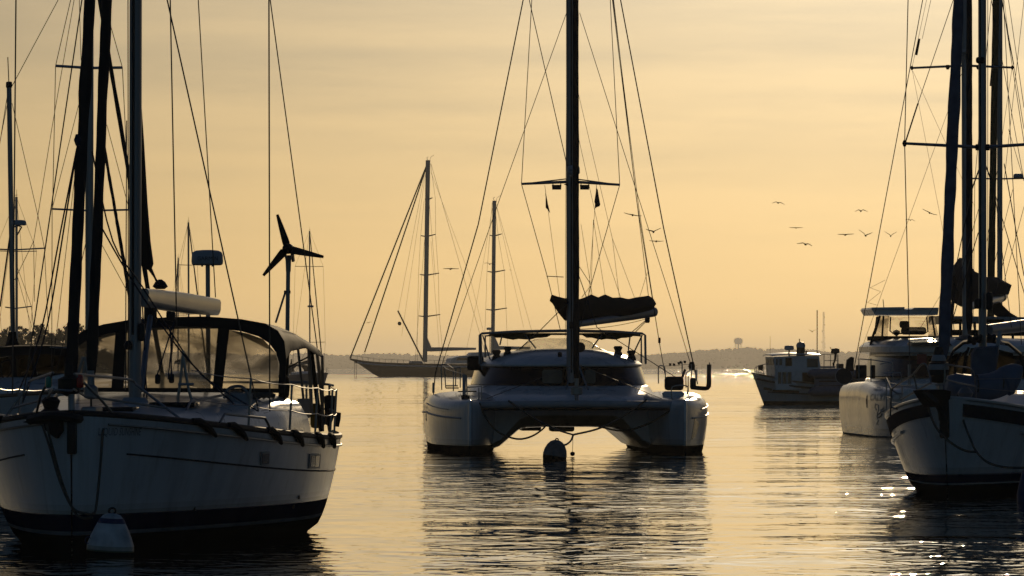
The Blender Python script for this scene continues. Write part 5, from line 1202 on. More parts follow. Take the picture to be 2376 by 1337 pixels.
MB().lathe([(0.0, -0.42), (0.3, -0.3), (0.42, 0), (0.3, 0.3), (0, 0.42)], kp(927, 751), 12).build('anchor_ball', rubber, K)
for x0, x1 in ((816, 880), (880, 950), (985, 1100)):
    K.wire('guard_rail', [kp(x0, interp(sheerK, x0) - 8), kp(x1, interp(sheerK, x1) - 7)], 0.05, steel, 4)
    for k in range(6): x_ = x0 + (x1 - x0) * k / 5; K.wire('stanchion', [kp(x_, interp(sheerK, x_)), kp(x_, interp(sheerK, x_) - 8)], 0.05, steel, 4)
K.wire('bob_stay', [kp(816, 834), kp(876, 872)], 0.05, wirem, 4)
for x_ in (822, 826): K.wire('anchor_chain', [kp(x_, 836), kp(x_ + 1, 876)], 0.05, wirem, 4)
MB().tube([kp(1137, 838), kp(1137, 762)], 0.1, 5).build('radar_mast', alu, K); MB().box(kp(1136, 763), (1.1, 1.1, 0.5), bev=0.15).build('radar_dome', radw, K)

# ================================================================== the dark ketch behind the near sloop
BY = 96.0
B = Thing('sailboat', (P(365, HY, 91).x, 91, 0), (math.sin(R_(20)), -math.cos(R_(20))), 'white ketch with a black enclosed cockpit and mizzen mast, partly hidden at the left edge', 'sailboat', 'moored sailing boats')
hB = Hull(13, 4.0, [(0, 1.62), (0.5, 1.38), (1, 1.40)], 0.8, 0.6, 0.3)
hB.mesh().build('hull', hullB, B); hB.deck().build('deck', deckm, B); 
for sd_ in (-1, 1): hB.rail(sd_, 0.03, 0.03).build('toe_rail', teak, B)
bp2 = lambda x_, y_, Y=BY: B.p(x_, y_, Y)
rings = []
for i in range(12):
    u = -3.2 - 6.5 * i / 11; hw = 1.0 + 0.5 * min(1, i / 5)
    rings.append([Vector((u, hw * y, hB.sheer(-u / 13) + 0.42 * zz * min(1, .4 + i / 6))) for y, zz in ((-1, -0.1), (-0.96, 0.6), (-0.8, 1), (0, 1.1), (0.8, 1), (0.96, 0.6), (1, -0.1))])
MB().loft(rings).build('coachroof', gel, B)
MB().prism([bp2(x_, y_, 95.0) for x_, y_ in ((20, 905), (40, 890), (150, 868), (168, 868), (168, 930), (20, 945))], (-1.2, 0, 0)).build('cockpit_coaming', gel, B, smooth=False)
# emblem on the coaming: a dark waving pennant and short lettering
for k, (y0, x1) in enumerate(((893, 106), (897.5, 107), (901.5, 106), (905.5, 105))):
    MB().prism([bp2(x_, y_, 94.9) for x_, y_ in ((97, y0), (x1, y0 - 1 + k * .4), (x1, y0 + 1.6), (97, y0 + 2.4))], (-0.01, 0, 0)).build('painted_pennant', inkm, B, smooth=False)
for x_, pts in ((109, ((0, 5), (2, 0), (4, 5), (3, 9), (0, 9))), (116, ((0, 0), (4, 0), (4, 9), (2.6, 9), (2, 3), (1.4, 9), (0, 9))), (123, ((0, 0), (5, 0), (5, 2), (2, 2), (2, 7), (5, 7), (5, 9), (0, 9)))):
    MB().prism([bp2(x_ + a, 895 + b, 94.9) for a, b in pts], (-0.01, 0, 0)).build('painted_letter', inkm, B, smooth=False)
hd = MB().prism([bp2(x_, y_, 95.2) for x_, y_ in ((-40, 815), (0, 806), (60, 805), (155, 806), (160, 812), (160, 905), (-40, 905))], (0.02, 0, 0))
# enclosure: canvas roof, posts and smoky windows
rows = []
for u_, dy, dxl in ((95.2, 0, 0), (96.4, -2, -6), (98.2, 3, -22)):
    rows.append([bp2(x_ + dxl, y_ + dy, u_) for x_, y_ in ((-62, 850), (-50, 822), (-20, 812), (40, 808), (110, 807), (150, 809), (160, 822), (163, 850))])
enc = MB().grid(rows, (0, 0, 0.03)).build('enclosure_roof', canvas, B)
B.wire('roof_rail', [bp2(-40, 808, 96), bp2(60, 806.5, 95.5), bp2(157, 807, 95)], 0.014, steel)
for pts in ([(-62, 850), (-50, 822), (-20, 812), (40, 808), (110, 807), (150, 809), (158, 815), (158, 826), (100, 822), (20, 826), (-40, 838)], [(-40, 885), (30, 874), (160, 864), (160, 873), (36, 888), (0, 898), (-40, 906)], [(28, 822), (36, 822), (40, 880), (32, 882)], [(71, 820), (77, 820), (88, 876), (80, 878)], [(150, 815), (158, 815), (158, 870), (150, 872)]):
    MB().prism([bp2(x_, y_, 95.15) for x_, y_ in pts], (-0.04, 0, 0)).build('enclosure_panel', canvas, enc, smooth=False)
for pts in ([(-38, 838), (28, 826), (32, 878), (-38, 886)], [(36, 824), (71, 821), (80, 873), (40, 877)], [(77, 821), (150, 824), (150, 866), (88, 871)]):
    MB().prism([bp2(x_, y_, 95.2) for x_, y_ in pts], (-0.006, 0, 0)).build('smoky_window', vinyld, enc, smooth=False)
MB().tube(smooth([bp2(2, 842, 95.12), bp2(22, 836, 95.12), bp2(27, 860, 95.12), bp2(14, 878, 95.12), bp2(4, 870, 95.12), bp2(2, 842, 95.12)], 5), 0.012, 6).build('window_zip', canvas, enc)
# main mast hidden behind the near boat's furled sail, with wide spreaders
bm0 = bp2(207, 905, 94); bmt = bp2(209, -1250, 94); oval_spar(B, 'main_mast', bm0, bmt, 0.12, 0.17, alu)
for a, b, py_ in ((129, 284, (153, 157)), (121, 300, (485, 487))):
    for x_, y_ in ((a, py_[0]), (b, py_[1])): MB().tube([bp2(207, (py_[0] + py_[1]) / 2 + 3, 94), bp2(x_, y_, 94)], 0.022 if py_[0] < 300 else 0.015, 6).build('spreader', alu, B)
for a, b, r in (((129, 153), (164, 0), .006), ((129, 153), (122, 485), .006), ((121, 485), (120, 880), .006), ((284, 157), (240, 0), .006), ((284, 157), (300, 487), .006), ((300, 487), (304, 760), .006), ((172, 0), (120, 300), .005), ((120, 300), (88, 500), .005), ((186, 230), (121, 485), .005), ((248, 290), (300, 487), .005), ((184, 0), (188, 140), .005),
                ((207, 120), (120, 870), .005), ((232, 560), (352, 780), .005), ((200, 560), (130, 870), .006)):
    B.wire('stay', to_mast([bp2(a[0], a[1], 94), bp2(b[0], b[1], 94)], bm0.y, 15.5, 7.2), r)
for a, b, r0, r1, sd_ in (((400, 1010), (221, -60), 0.036, 0.030, 31), ((310, 740), (238, 320), 0.028, 0.022, 32)):
    furled(B, 'furled_genoa' if sd_ == 31 else 'furled_staysail', bp2(a[0], a[1], 92), bp2(b[0], b[1], 93.8), r0, r1, canvas, wob=0.10, seed=sd_, n=40)
# mizzen
z0 = bp2(31, 840, 97); z1 = bp2(21, 200, 97); mz = oval_spar(B, 'mizzen_mast', z0, z1, 0.075, 0.11, alu)
MB().prism([bp2(x_, y_, 96.9) for x_, y_ in ((25, 770), (37, 770), (39, 785), (46, 806), (17, 806), (23, 785))], (-0.15, 0, 0)).build('mizzen_boot', canvas, mz, smooth=False)
MB().box(z1 + Vector((0, 0, 0.02)), (0.12, 0.08, 0.10), bev=0.02).build('mast_cap', rubber, mz)
MB().tube([z1, z1 + Vector((0, -0.02, 0.45))], 0.008, 5).build('aerial', wirem, mz)
rb_ = radome(B, bp2(44, 517, 96.6), 0.115, 0.085, radw); MB().tube([bp2(31, 527, 96.8), bp2(44, 524, 96.6), bp2(50, 527, 96.6), bp2(40, 545, 96.8)], 0.012, 5).build('radar_bracket', steel, rb_)
for x_, y_ in ((0, 577), (103, 576)): MB().tube([bp2(32, 580, 97), bp2(x_ if x_ else -40, y_, 97)], 0.012, 5).build('spreader', alu, B)
for x_, y_ in ((12, 713), (73, 711)): MB().tube([bp2(34, 716, 97), bp2(x_, y_, 97)], 0.010, 5).build('spreader', alu, B)
for a, b, r in (((103, 576), (88, 500), .005), ((103, 576), (115, 820), .005), ((88, 500), (78, 560), .005), ((78, 560), (80, 700), .005), ((78, 560), (34, 650), .005), ((28, 200), (135, 0), .006), ((28, 240), (90, 510), .005), ((18, 215), (0, 330), .006), ((19, 230), (-6, 360), .005), ((24, 540), (0, 712), .014), ((73, 711), (88, 870), .005), ((40, 620), (73, 711), .004), ((40, 640), (105, 870), .004)):
    B.wire('stay', [bp2(a[0], a[1], 97), bp2(b[0], b[1], 97)], r)
for x_ in (5, 25, 45, 68, 92): B.wire('stanchion', [bp2(x_, 995, 94.2), bp2(x_ - 8, 900, 94.2)], 0.010, steel)
for y_ in (921, 970): B.wire('lifeline', [bp2(-20, y_ - 2, 94.2), bp2(60, y_ + 2, 94.2), bp2(130, y_ - 4, 94.0)], 0.008, steel)

# ================================================================== trawler with a tender along its quarter
WY = 329.0
Wt = Thing('trawler', (P(1772, HY, WY).x, WY, 0), (-math.cos(R_(12)), -math.sin(R_(12))), 'small white trawler with a pilothouse, dark funnel and tall aerials', 'trawler')
wp = lambda x_, y_, v=0.0: Wt.pv(x_, y_, v)
hW = Hull(7.8, 2.7, [(0, 1.62), (0.2, 1.20), (0.45, 0.98), (0.7, 0.90), (1, 0.92)], 0.85, 0.55, 0.62, wl=0.86)
hW.mesh().build('hull', hullW, Wt); hW.deck().build('deck', deckm, Wt)
for sd_ in (-1, 1):
    hW.rail(sd_, 0.02, 0.045).build('toe_rail', teak, Wt); hW.rail(sd_, -0.22, 0.05, 0.02, 1.0, 0.035).build('rub_rail', rubber, Wt)
    MB().tube([hW.at(0.05 + 0.9 * i / 50, 0.42 + 0.25 * (1 - i / 50) ** 2, sd_, 0.03) for i in range(51)], 0.035, 6).build('lower_rub_rail', rubber, Wt)
hW.patch(Wt, [(1772, 898), (1792, 902), (1791, 907), (1771, 904)], 1, 0.015).build('hawse_plate', rubber, Wt)
hW.patch(Wt, [(1793, 904), (1854, 907), (1854, 913), (1792, 911)], 1, 0.012, 12, 2).build('name_board', teak, Wt)
cabw = 1.02
def wbox(pts, v0, v1, nm, mm, par=None, sm=False): return MB().prism([Wt.pv(x_, y_, v1) * 1 if False else Vector((wp(x_, y_, v1).x, v0, wp(x_, y_, v1).z)) for x_, y_ in pts], (0, v1 - v0, 0)).build(nm, mm, par or Wt, smooth=sm)
trunk = wbox([(1801, 905), (1803, 857), (1866, 855), (1960, 855), (1960, 902)], -cabw, cabw, 'deckhouse', gel)
ph = wbox([(1800, 897), (1796, 828), (1848, 826), (1900, 826), (1905, 858), (1806, 858), (1805, 897)], -0.92, 0.92, 'pilothouse', gel)
MB().grid([[Vector((wp(x_, y_, 0.95).x, 1.02 * k, wp(x_, y_, 0.95).z + 0.07 * (1 - k * k))) for k in (-1, -0.5, 0, 0.5, 1)] for x_, y_ in ((1791, 827), (1800, 825), (1830, 823), (1870, 823), (1903, 825))], (0, 0, 0.05)).build('pilothouse_roof', gel, Wt)
def wwin(x0, x1, y0, y1, v, nm='window', mm=glassd, par=None): 
    f_ = MB().prism([wp(a, b, v + 0.012) for a, b in ((x0, y0), (x1, y0), (x1, y1), (x0, y1))], (0, -0.03, 0)).build(nm, gelg, par, smooth=False)
    MB().prism([wp(a, b, v + 0.02) for a, b in ((x0 + .8, y0 + .8), (x1 - .8, y0 + .8), (x1 - .8, y1 - .8), (x0 + .8, y1 - .8))], (0, -0.03, 0)).build('pane', mm, f_, smooth=False)
for x0, x1 in ((1805, 1813), (1815, 1825.5), (1827, 1837)): wwin(x0, x1, 863, 891, cabw, par=trunk, mm=glassl)
wwin(1861, 1890, 864, 890, cabw, par=trunk)
wwin(1800, 1805, 832, 848, 0.92, par=ph, mm=glassl); wwin(1808, 1815, 832, 848, 0.92, par=ph, mm=glassl)
uf_ = wp(1796.5, 840, 0.92).x + 0.02; zf0, zf1 = wp(1797, 847, 0.92).z, wp(1797, 832, 0.92).z
for y0_, y1_ in ((-0.8, -0.3), (-0.22, 0.26), (0.34, 0.82)): MB().prism([(uf_, y0_, zf0), (uf_, y1_, zf0), (uf_ + .01, y1_, zf1), (uf_ + .01, y0_, zf1)], (-0.06, 0, 0)).build('front_window', glassl, ph, smooth=False)
wwin(1822, 1838, 830, 850, 0.92, par=ph); wwin(1872, 1899, 832, 853, 0.92, par=ph, mm=glassl)
MB().prism([wp(a, b, 0.935) for a, b in ((1806.5, 830), (1807, 830), (1807, 858), (1806.5, 858))], (0, -0.03, 0)).build('pilothouse_door', gelg, Wt, smooth=False)
fn = MB().lathe([(0.27, -0.75), (0.22, 0.6), (0.23, 0.70), (0.15, 0.82), (0.0, 0.86)], wp(1858, 832, 0.65), 14).build('funnel', canvast, Wt)
MB().lathe([(0.24, 0.58), (0.245, 0.72), (0.17, 0.84), (0.0, 0.88)], wp(1858, 832, 0.65), 14).build('funnel_cap', gelg, fn)
rw = MB().lathe([(0.20, -0.12), (0.26, -0.05), (0.25, 0.08), (0.19, 0.12), (0.0, 0.13)], wp(1831, 807.5, 0.0), 16).build('radar_dome', radw, Wt); MB().tube([wp(1831, 811, 0), wp(1831, 827, 0)], 0.04, 6).build('radar_post', rubber, rw); MB().box(wp(1828, 819, 0), (0.40, 0.5, 0.03)).build('radar_table', rubber, rw)
for x_, y0, y1, r in ((1855, 812, 788, .022), (1896, 824, 720, .025), (1787, 826, 780, .008)): 
    o = Wt.wire('aerial', [wp(x_, y0, 0.3), wp(x_, y1, 0.3)], r, rubber, 6)
    if x_ == 1855: MB().lathe([(0, -.05), (.04, 0), (0, .05)], wp(x_, y1, .3), 8).build('aerial_tip', rubber, o)
MB().lathe([(0, -.07), (.09, 0), (0, .07)], wp(1871, 817, .2), 10).build('search_light', rubber, Wt)
for pts in ([(1752, 870), (1752, 855), (1760, 849), (1775, 845), (1784, 844)], [(1752, 862), (1775, 868)]): Wt.wire('bow_rail', smooth([wp(x_, y_, 0.4) for x_, y_ in pts], 4), 0.022, steel, 6)
for x_ in (1756, 1760, 1772): Wt.wire('bow_rail', [wp(x_, 850, .4), wp(x_, 874, .4)], 0.016, steel, 5)
MB().prism([wp(a, b, 0.42) for a, b in ((1759, 848), (1771, 846), (1770, 861), (1760, 858))], (0, -0.03, 0)).build('bow_board', canvas, Wt, smooth=False)
for pts in ([(1900, 826), (1912, 822), (1945, 823), (1945, 856)], [(1912, 822), (1912, 855)], [(1927, 823), (1927, 855)], [(1912, 837), (1945, 837)], [(1943, 824), (1943, 855)]): Wt.wire('deck_rail', [wp(x_, y_, 0.75) for x_, y_ in pts], 0.018, steel, 6)
MB().box(wp(1949, 850, 0.4), (0.32, 0.4, 0.26), bev=0.04).build('deck_locker', canvas, Wt); MB().box(wp(1915, 852, 0.2), (0.9, 0.9, 0.10), bev=0.03).build('deck_hatch', gelg, Wt)
ob = Thing('outboard_motor', Wt.w(wp(1938, 848, 0.78)), (-math.cos(R_(12)), -math.sin(R_(12))), 'dark outboard motor clamped on the trawler\'s upper deck rail', 'outboard motor')
op = lambda x_, y_: ob.pv(x_, y_, 0.0)
MB().loft([[op(x_, y_) + Vector((0, s_, 0)) for s_ in (-.11, .11)] + [op(x2, y2) + Vector((0, s_, 0)) for s_ in (.11, -.11)] for x_, y_, x2, y2 in ((1929, 815, 1929, 820), (1932, 809, 1931, 821), (1940, 808, 1940, 821), (1946, 810, 1946, 819), (1947, 812, 1947, 817))]).build('cowling', rubber, ob)
MB().tube([op(1939, 820), op(1938, 833), op(1935, 843)], [.07, .06, .045], 8).build('leg', rubber, ob); MB().lathe([(0.0, -.14), (.05, -.08), (.06, .05), (0, .12)], op(1934, 845), 8).build('gearcase', rubber, ob); MB().tube([op(1930, 812), op(1926, 806)], .022, 5).build('tiller', rubber, ob)
# tender
Tn = Thing('inflatable_dinghy', Wt.w(Vector((wp(1925, 880, 1.5).x, 1.55, 0))), (-math.cos(R_(12)), -math.sin(R_(12))), 'grey blue inflatable dinghy hoisted on its side along the trawler\'s quarter', 'dinghy')
tp = lambda x_, y_: Tn.pv(x_, y_, 0.0)
for nm, y_, x0, x1, r in (('tube', 868, 1882, 2010, 0.26), ('tube', 908, 1884, 2010, 0.27)):
    MB().tube(smooth([tp(x0 - 2, y_ + 6 if y_ < 890 else y_ - 6), tp(x0 + 6, y_), tp(x0 + 40, y_ - 1), tp(x1, y_ + 1)], 6), [0.12, 0.18, 0.22] + [r] * 15 + [r * .6], 14).build(nm, hyp, Tn)
MB().prism([tp(a, b) for a, b in ((1890, 870), (2008, 868), (2008, 908), (1890, 906))], (0, -0.05, 0)).build('floor', hyp, Tn, smooth=False)
for y_ in (885, 896): MB().tube([tp(1900, y_), tp(2006, y_ - 1)], 0.04, 6).build('rub_strip', rubber, Tn)

# ================================================================== catamaran lying right of the trawler
Qh = R_(2.5)
Q0 = P(2110, 1017, 169.6)
Q = Thing('catamaran', (Q0.x + 2.3 * math.cos(Qh), Q0.y + 2.3 * math.sin(Qh), 0), (math.sin(Qh), -math.cos(Qh)), 'cream catamaran with CALYPSO and a painted emblem on its bow', 'catamaran', 'moored sailing boats')
shQ = [(0, 1.36), (0.2, 1.44), (0.5, 1.56), (1, 1.5)]
qS, qP = CatHull(12.6, 0.78, -2.3, shQ, tm=0.30, full=0.5), CatHull(12.6, 0.78, 2.3, shQ, tm=0.30, full=0.5)
for hh in (qS, qP): hh.mesh().build('hull', hullQ, Q)
qp = lambda x_, y_, u: Q.pu(x_, y_, u)
fr = qS.patch(Q, [(1979, 917), (2008, 917), (2008, 947), (1979, 947)], -1, 0.012).build('hull_window', gelg, Q)
qS.patch(Q, [(1981, 919), (2006, 919), (2006, 945), (1981, 945)], -1, 0.018).build('pane', glassl, fr)
qS.patch(Q, [(1991, 926), (1994, 926), (1994, 938), (1991, 938)], -1, 0.024, 2, 2).build('latch', rubber, fr); qS.patch(Q, [(1996, 927), (1998, 927), (1998, 938), (1996, 938)], -1, 0.024, 2, 2).build('latch', rubber, fr)
qS.patch(Q, [(1972, 922), (1975.5, 922), (1975.5, 938), (1972, 938)], -1, 0.015, 2, 2).build('vent_slot', rubber, Q)
qS.text(Q, 'boat_name', 'CALYPSO', 2020, 2092, 914, 930, -1, inkp, 0.008)
em = MB()                                        # painted siren emblem: curling stem, tail and leaves
def hpt(px_, py_, off): t, z = qS.find(Q, px_, py_, -1); return qS.at(t, z, -1, off)
for pts, r in (([(2034, 952), (2030, 945), (2032, 938), (2038, 940), (2039, 950), (2036, 960), (2035, 968), (2038, 976), (2035, 984)], .014), ([(2036, 962), (2043, 958), (2048, 950), (2051, 945)], .022), ([(2038, 968), (2044, 966), (2047, 960)], .03), ([(2044, 952), (2049, 955), (2053, 951)], .03), ([(2033, 984), (2038, 985)], .012)):
    em.tube([hpt(x_, y_, 0.0) for x_, y_ in pts], r, 5)
em.build('painted_emblem', inkp, Q)
# bridge deck, cabin, roof and flybridge
MB().loft([[Vector((u, y, z)) for y, z in ((-2.3, 0.5), (-1.3, 0.72), (1.3, 0.72), (2.3, 0.5), (2.3, 1.5), (-2.3, 1.5))] for u in (-3.4, -11.8)]).build('bridge_deck', gel, Q)
MB().tube([(-0.8, -2.4, 1.25), (-0.8, 2.4, 1.25)], 0.09, 10).build('cross_beam', gelg, Q)
rings = [plan_ring(-3.6, -11, 2.55, 1.45), plan_ring(-4.3, -11, 2.28, 1.62), plan_ring(-4.9, -11, 2.28, 2.30), plan_ring(-4.7, -11, 2.58, 2.36), plan_ring(-4.7, -11, 2.58, 2.52), plan_ring(-5.0, -11, 2.4, 2.66), plan_ring(-5.6, -11, 2.0, 2.74), plan_ring(-7, -11, 1.0, 2.78)]
cabQ = MB().loft(rings).build('cabin', gel, Q, sharp=50)
rb = [[p + (p - Vector((-7.5, 0, p.z))).normalized() * 0.025 for p in plan_ring(-4.33 - 0.5 * k, -10.9, 2.43 - 0.15 * k, 1.68 + 0.58 * k)] for k in (0, 0.5, 1)]
MB().loft([r + [p * 0.985 for p in reversed(r)] for r in rb]).build('wraparound_window', glassd, Q)
MB().prism([qp(a, b, -3.9) for a, b in ((2128, 822), (2150, 822), (2150, 845), (2128, 845))], (-0.02, 0, 0)).build('red_curtain', flagr, Q, smooth=False)  # flat panel of plain red cloth at the cabin window
MB().prism([qp(a, b, -4.55) for a, b in ((2118, 795), (2200, 792), (2210, 802), (2112, 803))], (-0.9, 0, 0.05)).build('solar_panel', roofs, Q, smooth=False)
# flybridge enclosure
fe = MB().prism([qp(a, b, -8.6) for a, b in ((2030, 790), (2030, 780), (2180, 780), (2180, 790))], (-2.2, 0, 0)).build('flybridge', canvas, Q, smooth=False)
for pts in ([(2036, 733), (2064, 733), (2060, 780), (2030, 780)], [(2151, 733), (2168, 733), (2178, 780), (2154, 780)]):
    MB().prism([qp(a, b, -8.5) for a, b in pts], (-0.02, 0, 0)).build('side_screen', vinyl, fe, smooth=False)
MB().prism([qp(a, b, -8.5) for a, b in ((2066, 735), (2150, 735), (2153, 770), (2145, 774), (2072, 774), (2065, 768))], (-0.012, 0, 0)).build('front_screen', vinylc, fe, smooth=False)
MB().tube([qp(a, b, -8.47) for a, b in ((2066, 735), (2065, 768), (2072, 774), (2145, 774), (2153, 770), (2150, 735))], 0.022, 6).build('screen_frame', canvas, fe)
for a, b in (((2050, 733), (2047, 780)), ((2162, 733), (2170, 780)), ((2042, 733), (2030, 775))): Q.wire('enclosure_post', [qp(*a, -8.45), qp(*b, -8.45)], 0.03, canvas, 6)
MB().box(qp(2098, 753, -9.4), (0.3, 0.25, 0.2), bev=0.05).build('chart_plotter', rubber, fe); MB().lathe([(0, -.1), (.11, -.02), (.1, .06), (0, .1)], qp(2080, 773, -8.9), 10).build('compass', rubber, fe); MB().box(qp(2120, 768, -9.5), (0.5, 0.7, 0.22), bev=0.08).build('helm_seat', canvas, fe)
MB().prism([qp(a, b, -8.0) for a, b in ((2030, 731), (2176, 731), (2178, 718), (2022, 718))], (-3.2, 0, 0.0)).build('hard_top', gel, Q, smooth=False)
MB().prism([qp(a, b, -7.9) for a, b in ((2021, 717.8), (2099, 717.8), (2099, 712.5), (2024, 713.5))], (-3.0, 0, 0.0)).build('solar_panel', gel, Q, smooth=False); MB().prism([qp(a, b, -7.9) for a, b in ((2116, 717.8), (2178, 717.8), (2178, 714), (2122, 714))], (-3.0, 0, 0.0)).build('solar_panel', gel, Q, smooth=False)
MB().tube([qp(2051, 715, -9), qp(2049, 695, -9)], 0.012, 5).build('aerial', rubber, Q)
sc_ = [(2036, 735), (2033, 760), (2024, 785), (2020, 805)]
MB().strip([qp(a - 3, b, -8.7) for a, b in sc_], [qp(a + 3, b, -8.7) for a, b in sc_], (-0.05, 0, 0)).build('rolled_side_curtain', canvas, Q)
# bow gear: drum, covered outboard and boards on the foredeck
MB().lathe([(0.17, -0.08), (0.222, -0.07), (0.23, 0.0), (0.222, 0.07), (0.17, 0.08)], qp(1957.5, 874, -3.6), 24, Matrix.Rotation(R_(80), 3, 'Y')).build('rail_drum', rubber, Q)
MB().lathe([(0.23, -0.02), (0.238, 0.0), (0.23, 0.02)], qp(1957.5, 874, -3.55), 24, Matrix.Rotation(R_(80), 3, 'Y')).build('drum_rim', steel, Q)
MB().prism([qp(a, b, -3.7) for a, b in ((1963, 860), (1966, 835), (1975, 828), (1982, 830), (1980, 862))], (-0.25, 0, 0)).build('coiled_sheet', rubber, Q, smooth=False)
for a, b in ((1986, 2010), (2020, 2030)): MB().box(qp((a + b) / 2, 863, -4.5), (0.3, (b - a) / 82.8, 0.38), bev=0.03).build('deck_board', canvas, Q)
for x_ in (1993, 2021): Q.wire('stanchion', [qp(x_, 886, -3.0), qp(x_, 832, -3.0)], 0.015, steel)
for pts in ([(2042, 845), (2070, 842), (2072, 885)], [(2048, 866), (2090, 865), (2092, 885)], [(1995, 833), (2030, 836), (2068, 842)]): Q.wire('pulpit', [qp(a, b, -2.4) for a, b in pts], 0.015, steel, 6)
MB().tube([qp(2110, 950, -0.8), qp(2110, 846, -0.8)], 0.045, 8).build('bow_post', alu, Q)
# rig
QM = -5.4
q0 = qp(2241, 788, QM); q1 = q0 + Vector((-0.2, -0.02, 15)); mq = oval_spar(Q, 'mast', q0, q1, 0.20, 0.28, alu); MB().lathe([(.25, -.05), (.3, .02), (.14, .12)], q0, 14).build('mast_step', steel, mq)
qm_at = lambda py: q0.lerp(q1, (qp(2241, py, QM).z - q0.z) / 15)
rq = radome(Q, qp(2238, 119, QM + .35), 0.185, 0.12, radw); MB().box(qp(2238, 128, QM + .3), (0.3, 0.36, 0.025)).build('radar_bracket', steel, rq)
for tip, sd_ in (((2116, 158), -1), ((2349, 157), 1)):
    o = MB().tube([qm_at(152), qp(tip[0], tip[1], QM - .4)], [.035, .03], 8).build('spreader', alu, Q); MB().lathe([(.02, -.06), (.05, 0), (.02, .06)], qp(tip[0], tip[1], QM - .4), 8).build('spreader_end', rubber, o)
for x_ in (2199, 2270): MB().lathe([(.03, -.08), (.06, -.03), (.05, .05)], qp(x_, 155, QM - .1), 8).build('deck_light', rubber, Q)
furled(Q, 'furled_genoa', qp(2249, 775, -2.2), q1 + Vector((.2, .12, -.2)), 0.095, 0.07, canvas, wob=.06, seed=9, n=60)
for a, b, r, u0, u1 in (((1979, 870), (2141, 0), .013, -4.6, -5), ((2116, 158), (2150, 0), .006, -5.6, -5.4), ((2116, 160), (2210, 650), .005, -5.6, -5.4), ((2118, 165), (2262, 480), .005, -5.6, -5.4), ((2349, 158), (2330, 0), .006, -5.6, -5.4), ((2348, 160), (2290, 560), .006, -5.6, -5.4), ((1990, 835), (2236, 158), .006, -4.8, -5.4),
                        ((2330, 30), (2376, 330), .010, -5.6, -6.4), ((2376, 330), (2440, 700), .010, -6.4, -7.5), ((2160, 0), (2140, 90), .007, -5.2, -5.2), ((2235, 600), (2130, 770), .006, -5.2, -4.7)):
    Q.wire('stay', to_mast([qp(a[0], a[1], u0), qp(b[0], b[1], u1)], q0.y, 16, 11.2), r)
for a, b, c, d in (((2019, 668), (2054, 650), 0, 0), ((2019, 668), (2044, 677), 0, 0), ((2044, 677), (2013, 702), 0, 0), ((2013, 702), (2034, 708), 0, 0)): Q.wire('flag_line', [qp(*a, -4.8), qp(*b, -4.9)], .005)
MB().tube([qp(2133, 90, -5.2), qp(2126, 128, -5.2)], .035, 7).build('radar_reflector', rubber, Q)
# sail bundle on its boom, seen end on
top = [(2214, 650, 638, 662), (2217, 645, 612, 685), (2226, 645, 598, 704), (2240, 648, 600, 712), (2262, 655, 630, 708), (2290, 660, 643, 690), (2312, 662, 643, 684), (2330, 666, 652, 684), (2335, 674, 668, 680)]
rings = []
for i, (x_, yc, ya, yb) in enumerate(top):
    u = QM + 0.3 - 0.9 * i; a, b = qp(x_, ya, u), qp(x_, yb, u); w_ = 0.05 if i in (0, 8) else 0.22
    rings.append([a, a.lerp(b, .3) + Vector((0, w_, 0)), b + Vector((0, w_ * .6, 0)), b - Vector((0, w_ * .6, 0)), a.lerp(b, .3) - Vector((0, w_, 0))])
MB().loft(rings).build('sail_cover', canvas, Q, sharp=60)
b0, b1 = qp(2250, 712, QM - .3), qp(2326, 689, -12); MB().tube([b0, b0.lerp(b1, .5), b1], [.10, .13, .14], 14).build('boom', aluw, Q)
MB().tube([b0.lerp(b1, .93), b0.lerp(b1, .95)], [.15, .15], 14).build('boom_band', rubber, Q)
MB().prism([qp(a, b, -11.5) for a, b in ((2300, 700), (2318, 700), (2345, 726), (2372, 742), (2320, 738), (2304, 728))], (-0.15, 0, 0)).build('mainsheet_cover', canvas, Q, smooth=False)
MB().tube([qp(2217, 640, -9), qp(2206, 756, -9)], .05, 8).build('davit_pole', canvas, Q)
# cockpit roof and solar arch aft
MB().prism([qp(a, b, -9.5) for a, b in ((2178, 733), (2376, 736), (2520, 736), (2520, 746), (2178, 752))], (-2.6, 0, 0)).build('cockpit_roof', gelg, Q, smooth=False)
for a, b in ((2195, 2240), (2270, 2330)): MB().prism([qp(x_, y_, -9.45) for x_, y_ in ((a, 740), (b, 741), (b, 749), (a, 749))], (-.05, 0, 0)).build('roof_window', glassd, Q, smooth=False)
MB().prism([qp(a, b, -9.3) for a, b in ((2192, 765), (2520, 768), (2520, 780), (2192, 778))], (-1.5, 0, 0)).build('cockpit_canvas', canvas, Q, smooth=False)
for x_ in (2207, 2228, 2262, 2300, 2350): Q.wire('roof_post', [qp(x_, 748, -9.4), qp(x_, 790, -9.2)], .04, rubber, 6)
for x0, x1, y_ in ((2190, 2330, 789), (2300, 2470, 795)): MB().prism([qp(a, b, -6.2) for a, b in ((x0, y_), (x1, y_ - 1), (x1, y_ + 5), (x0, y_ + 6))], (-2.4, 0, .10)).build('solar_panel', gel, Q, smooth=False)

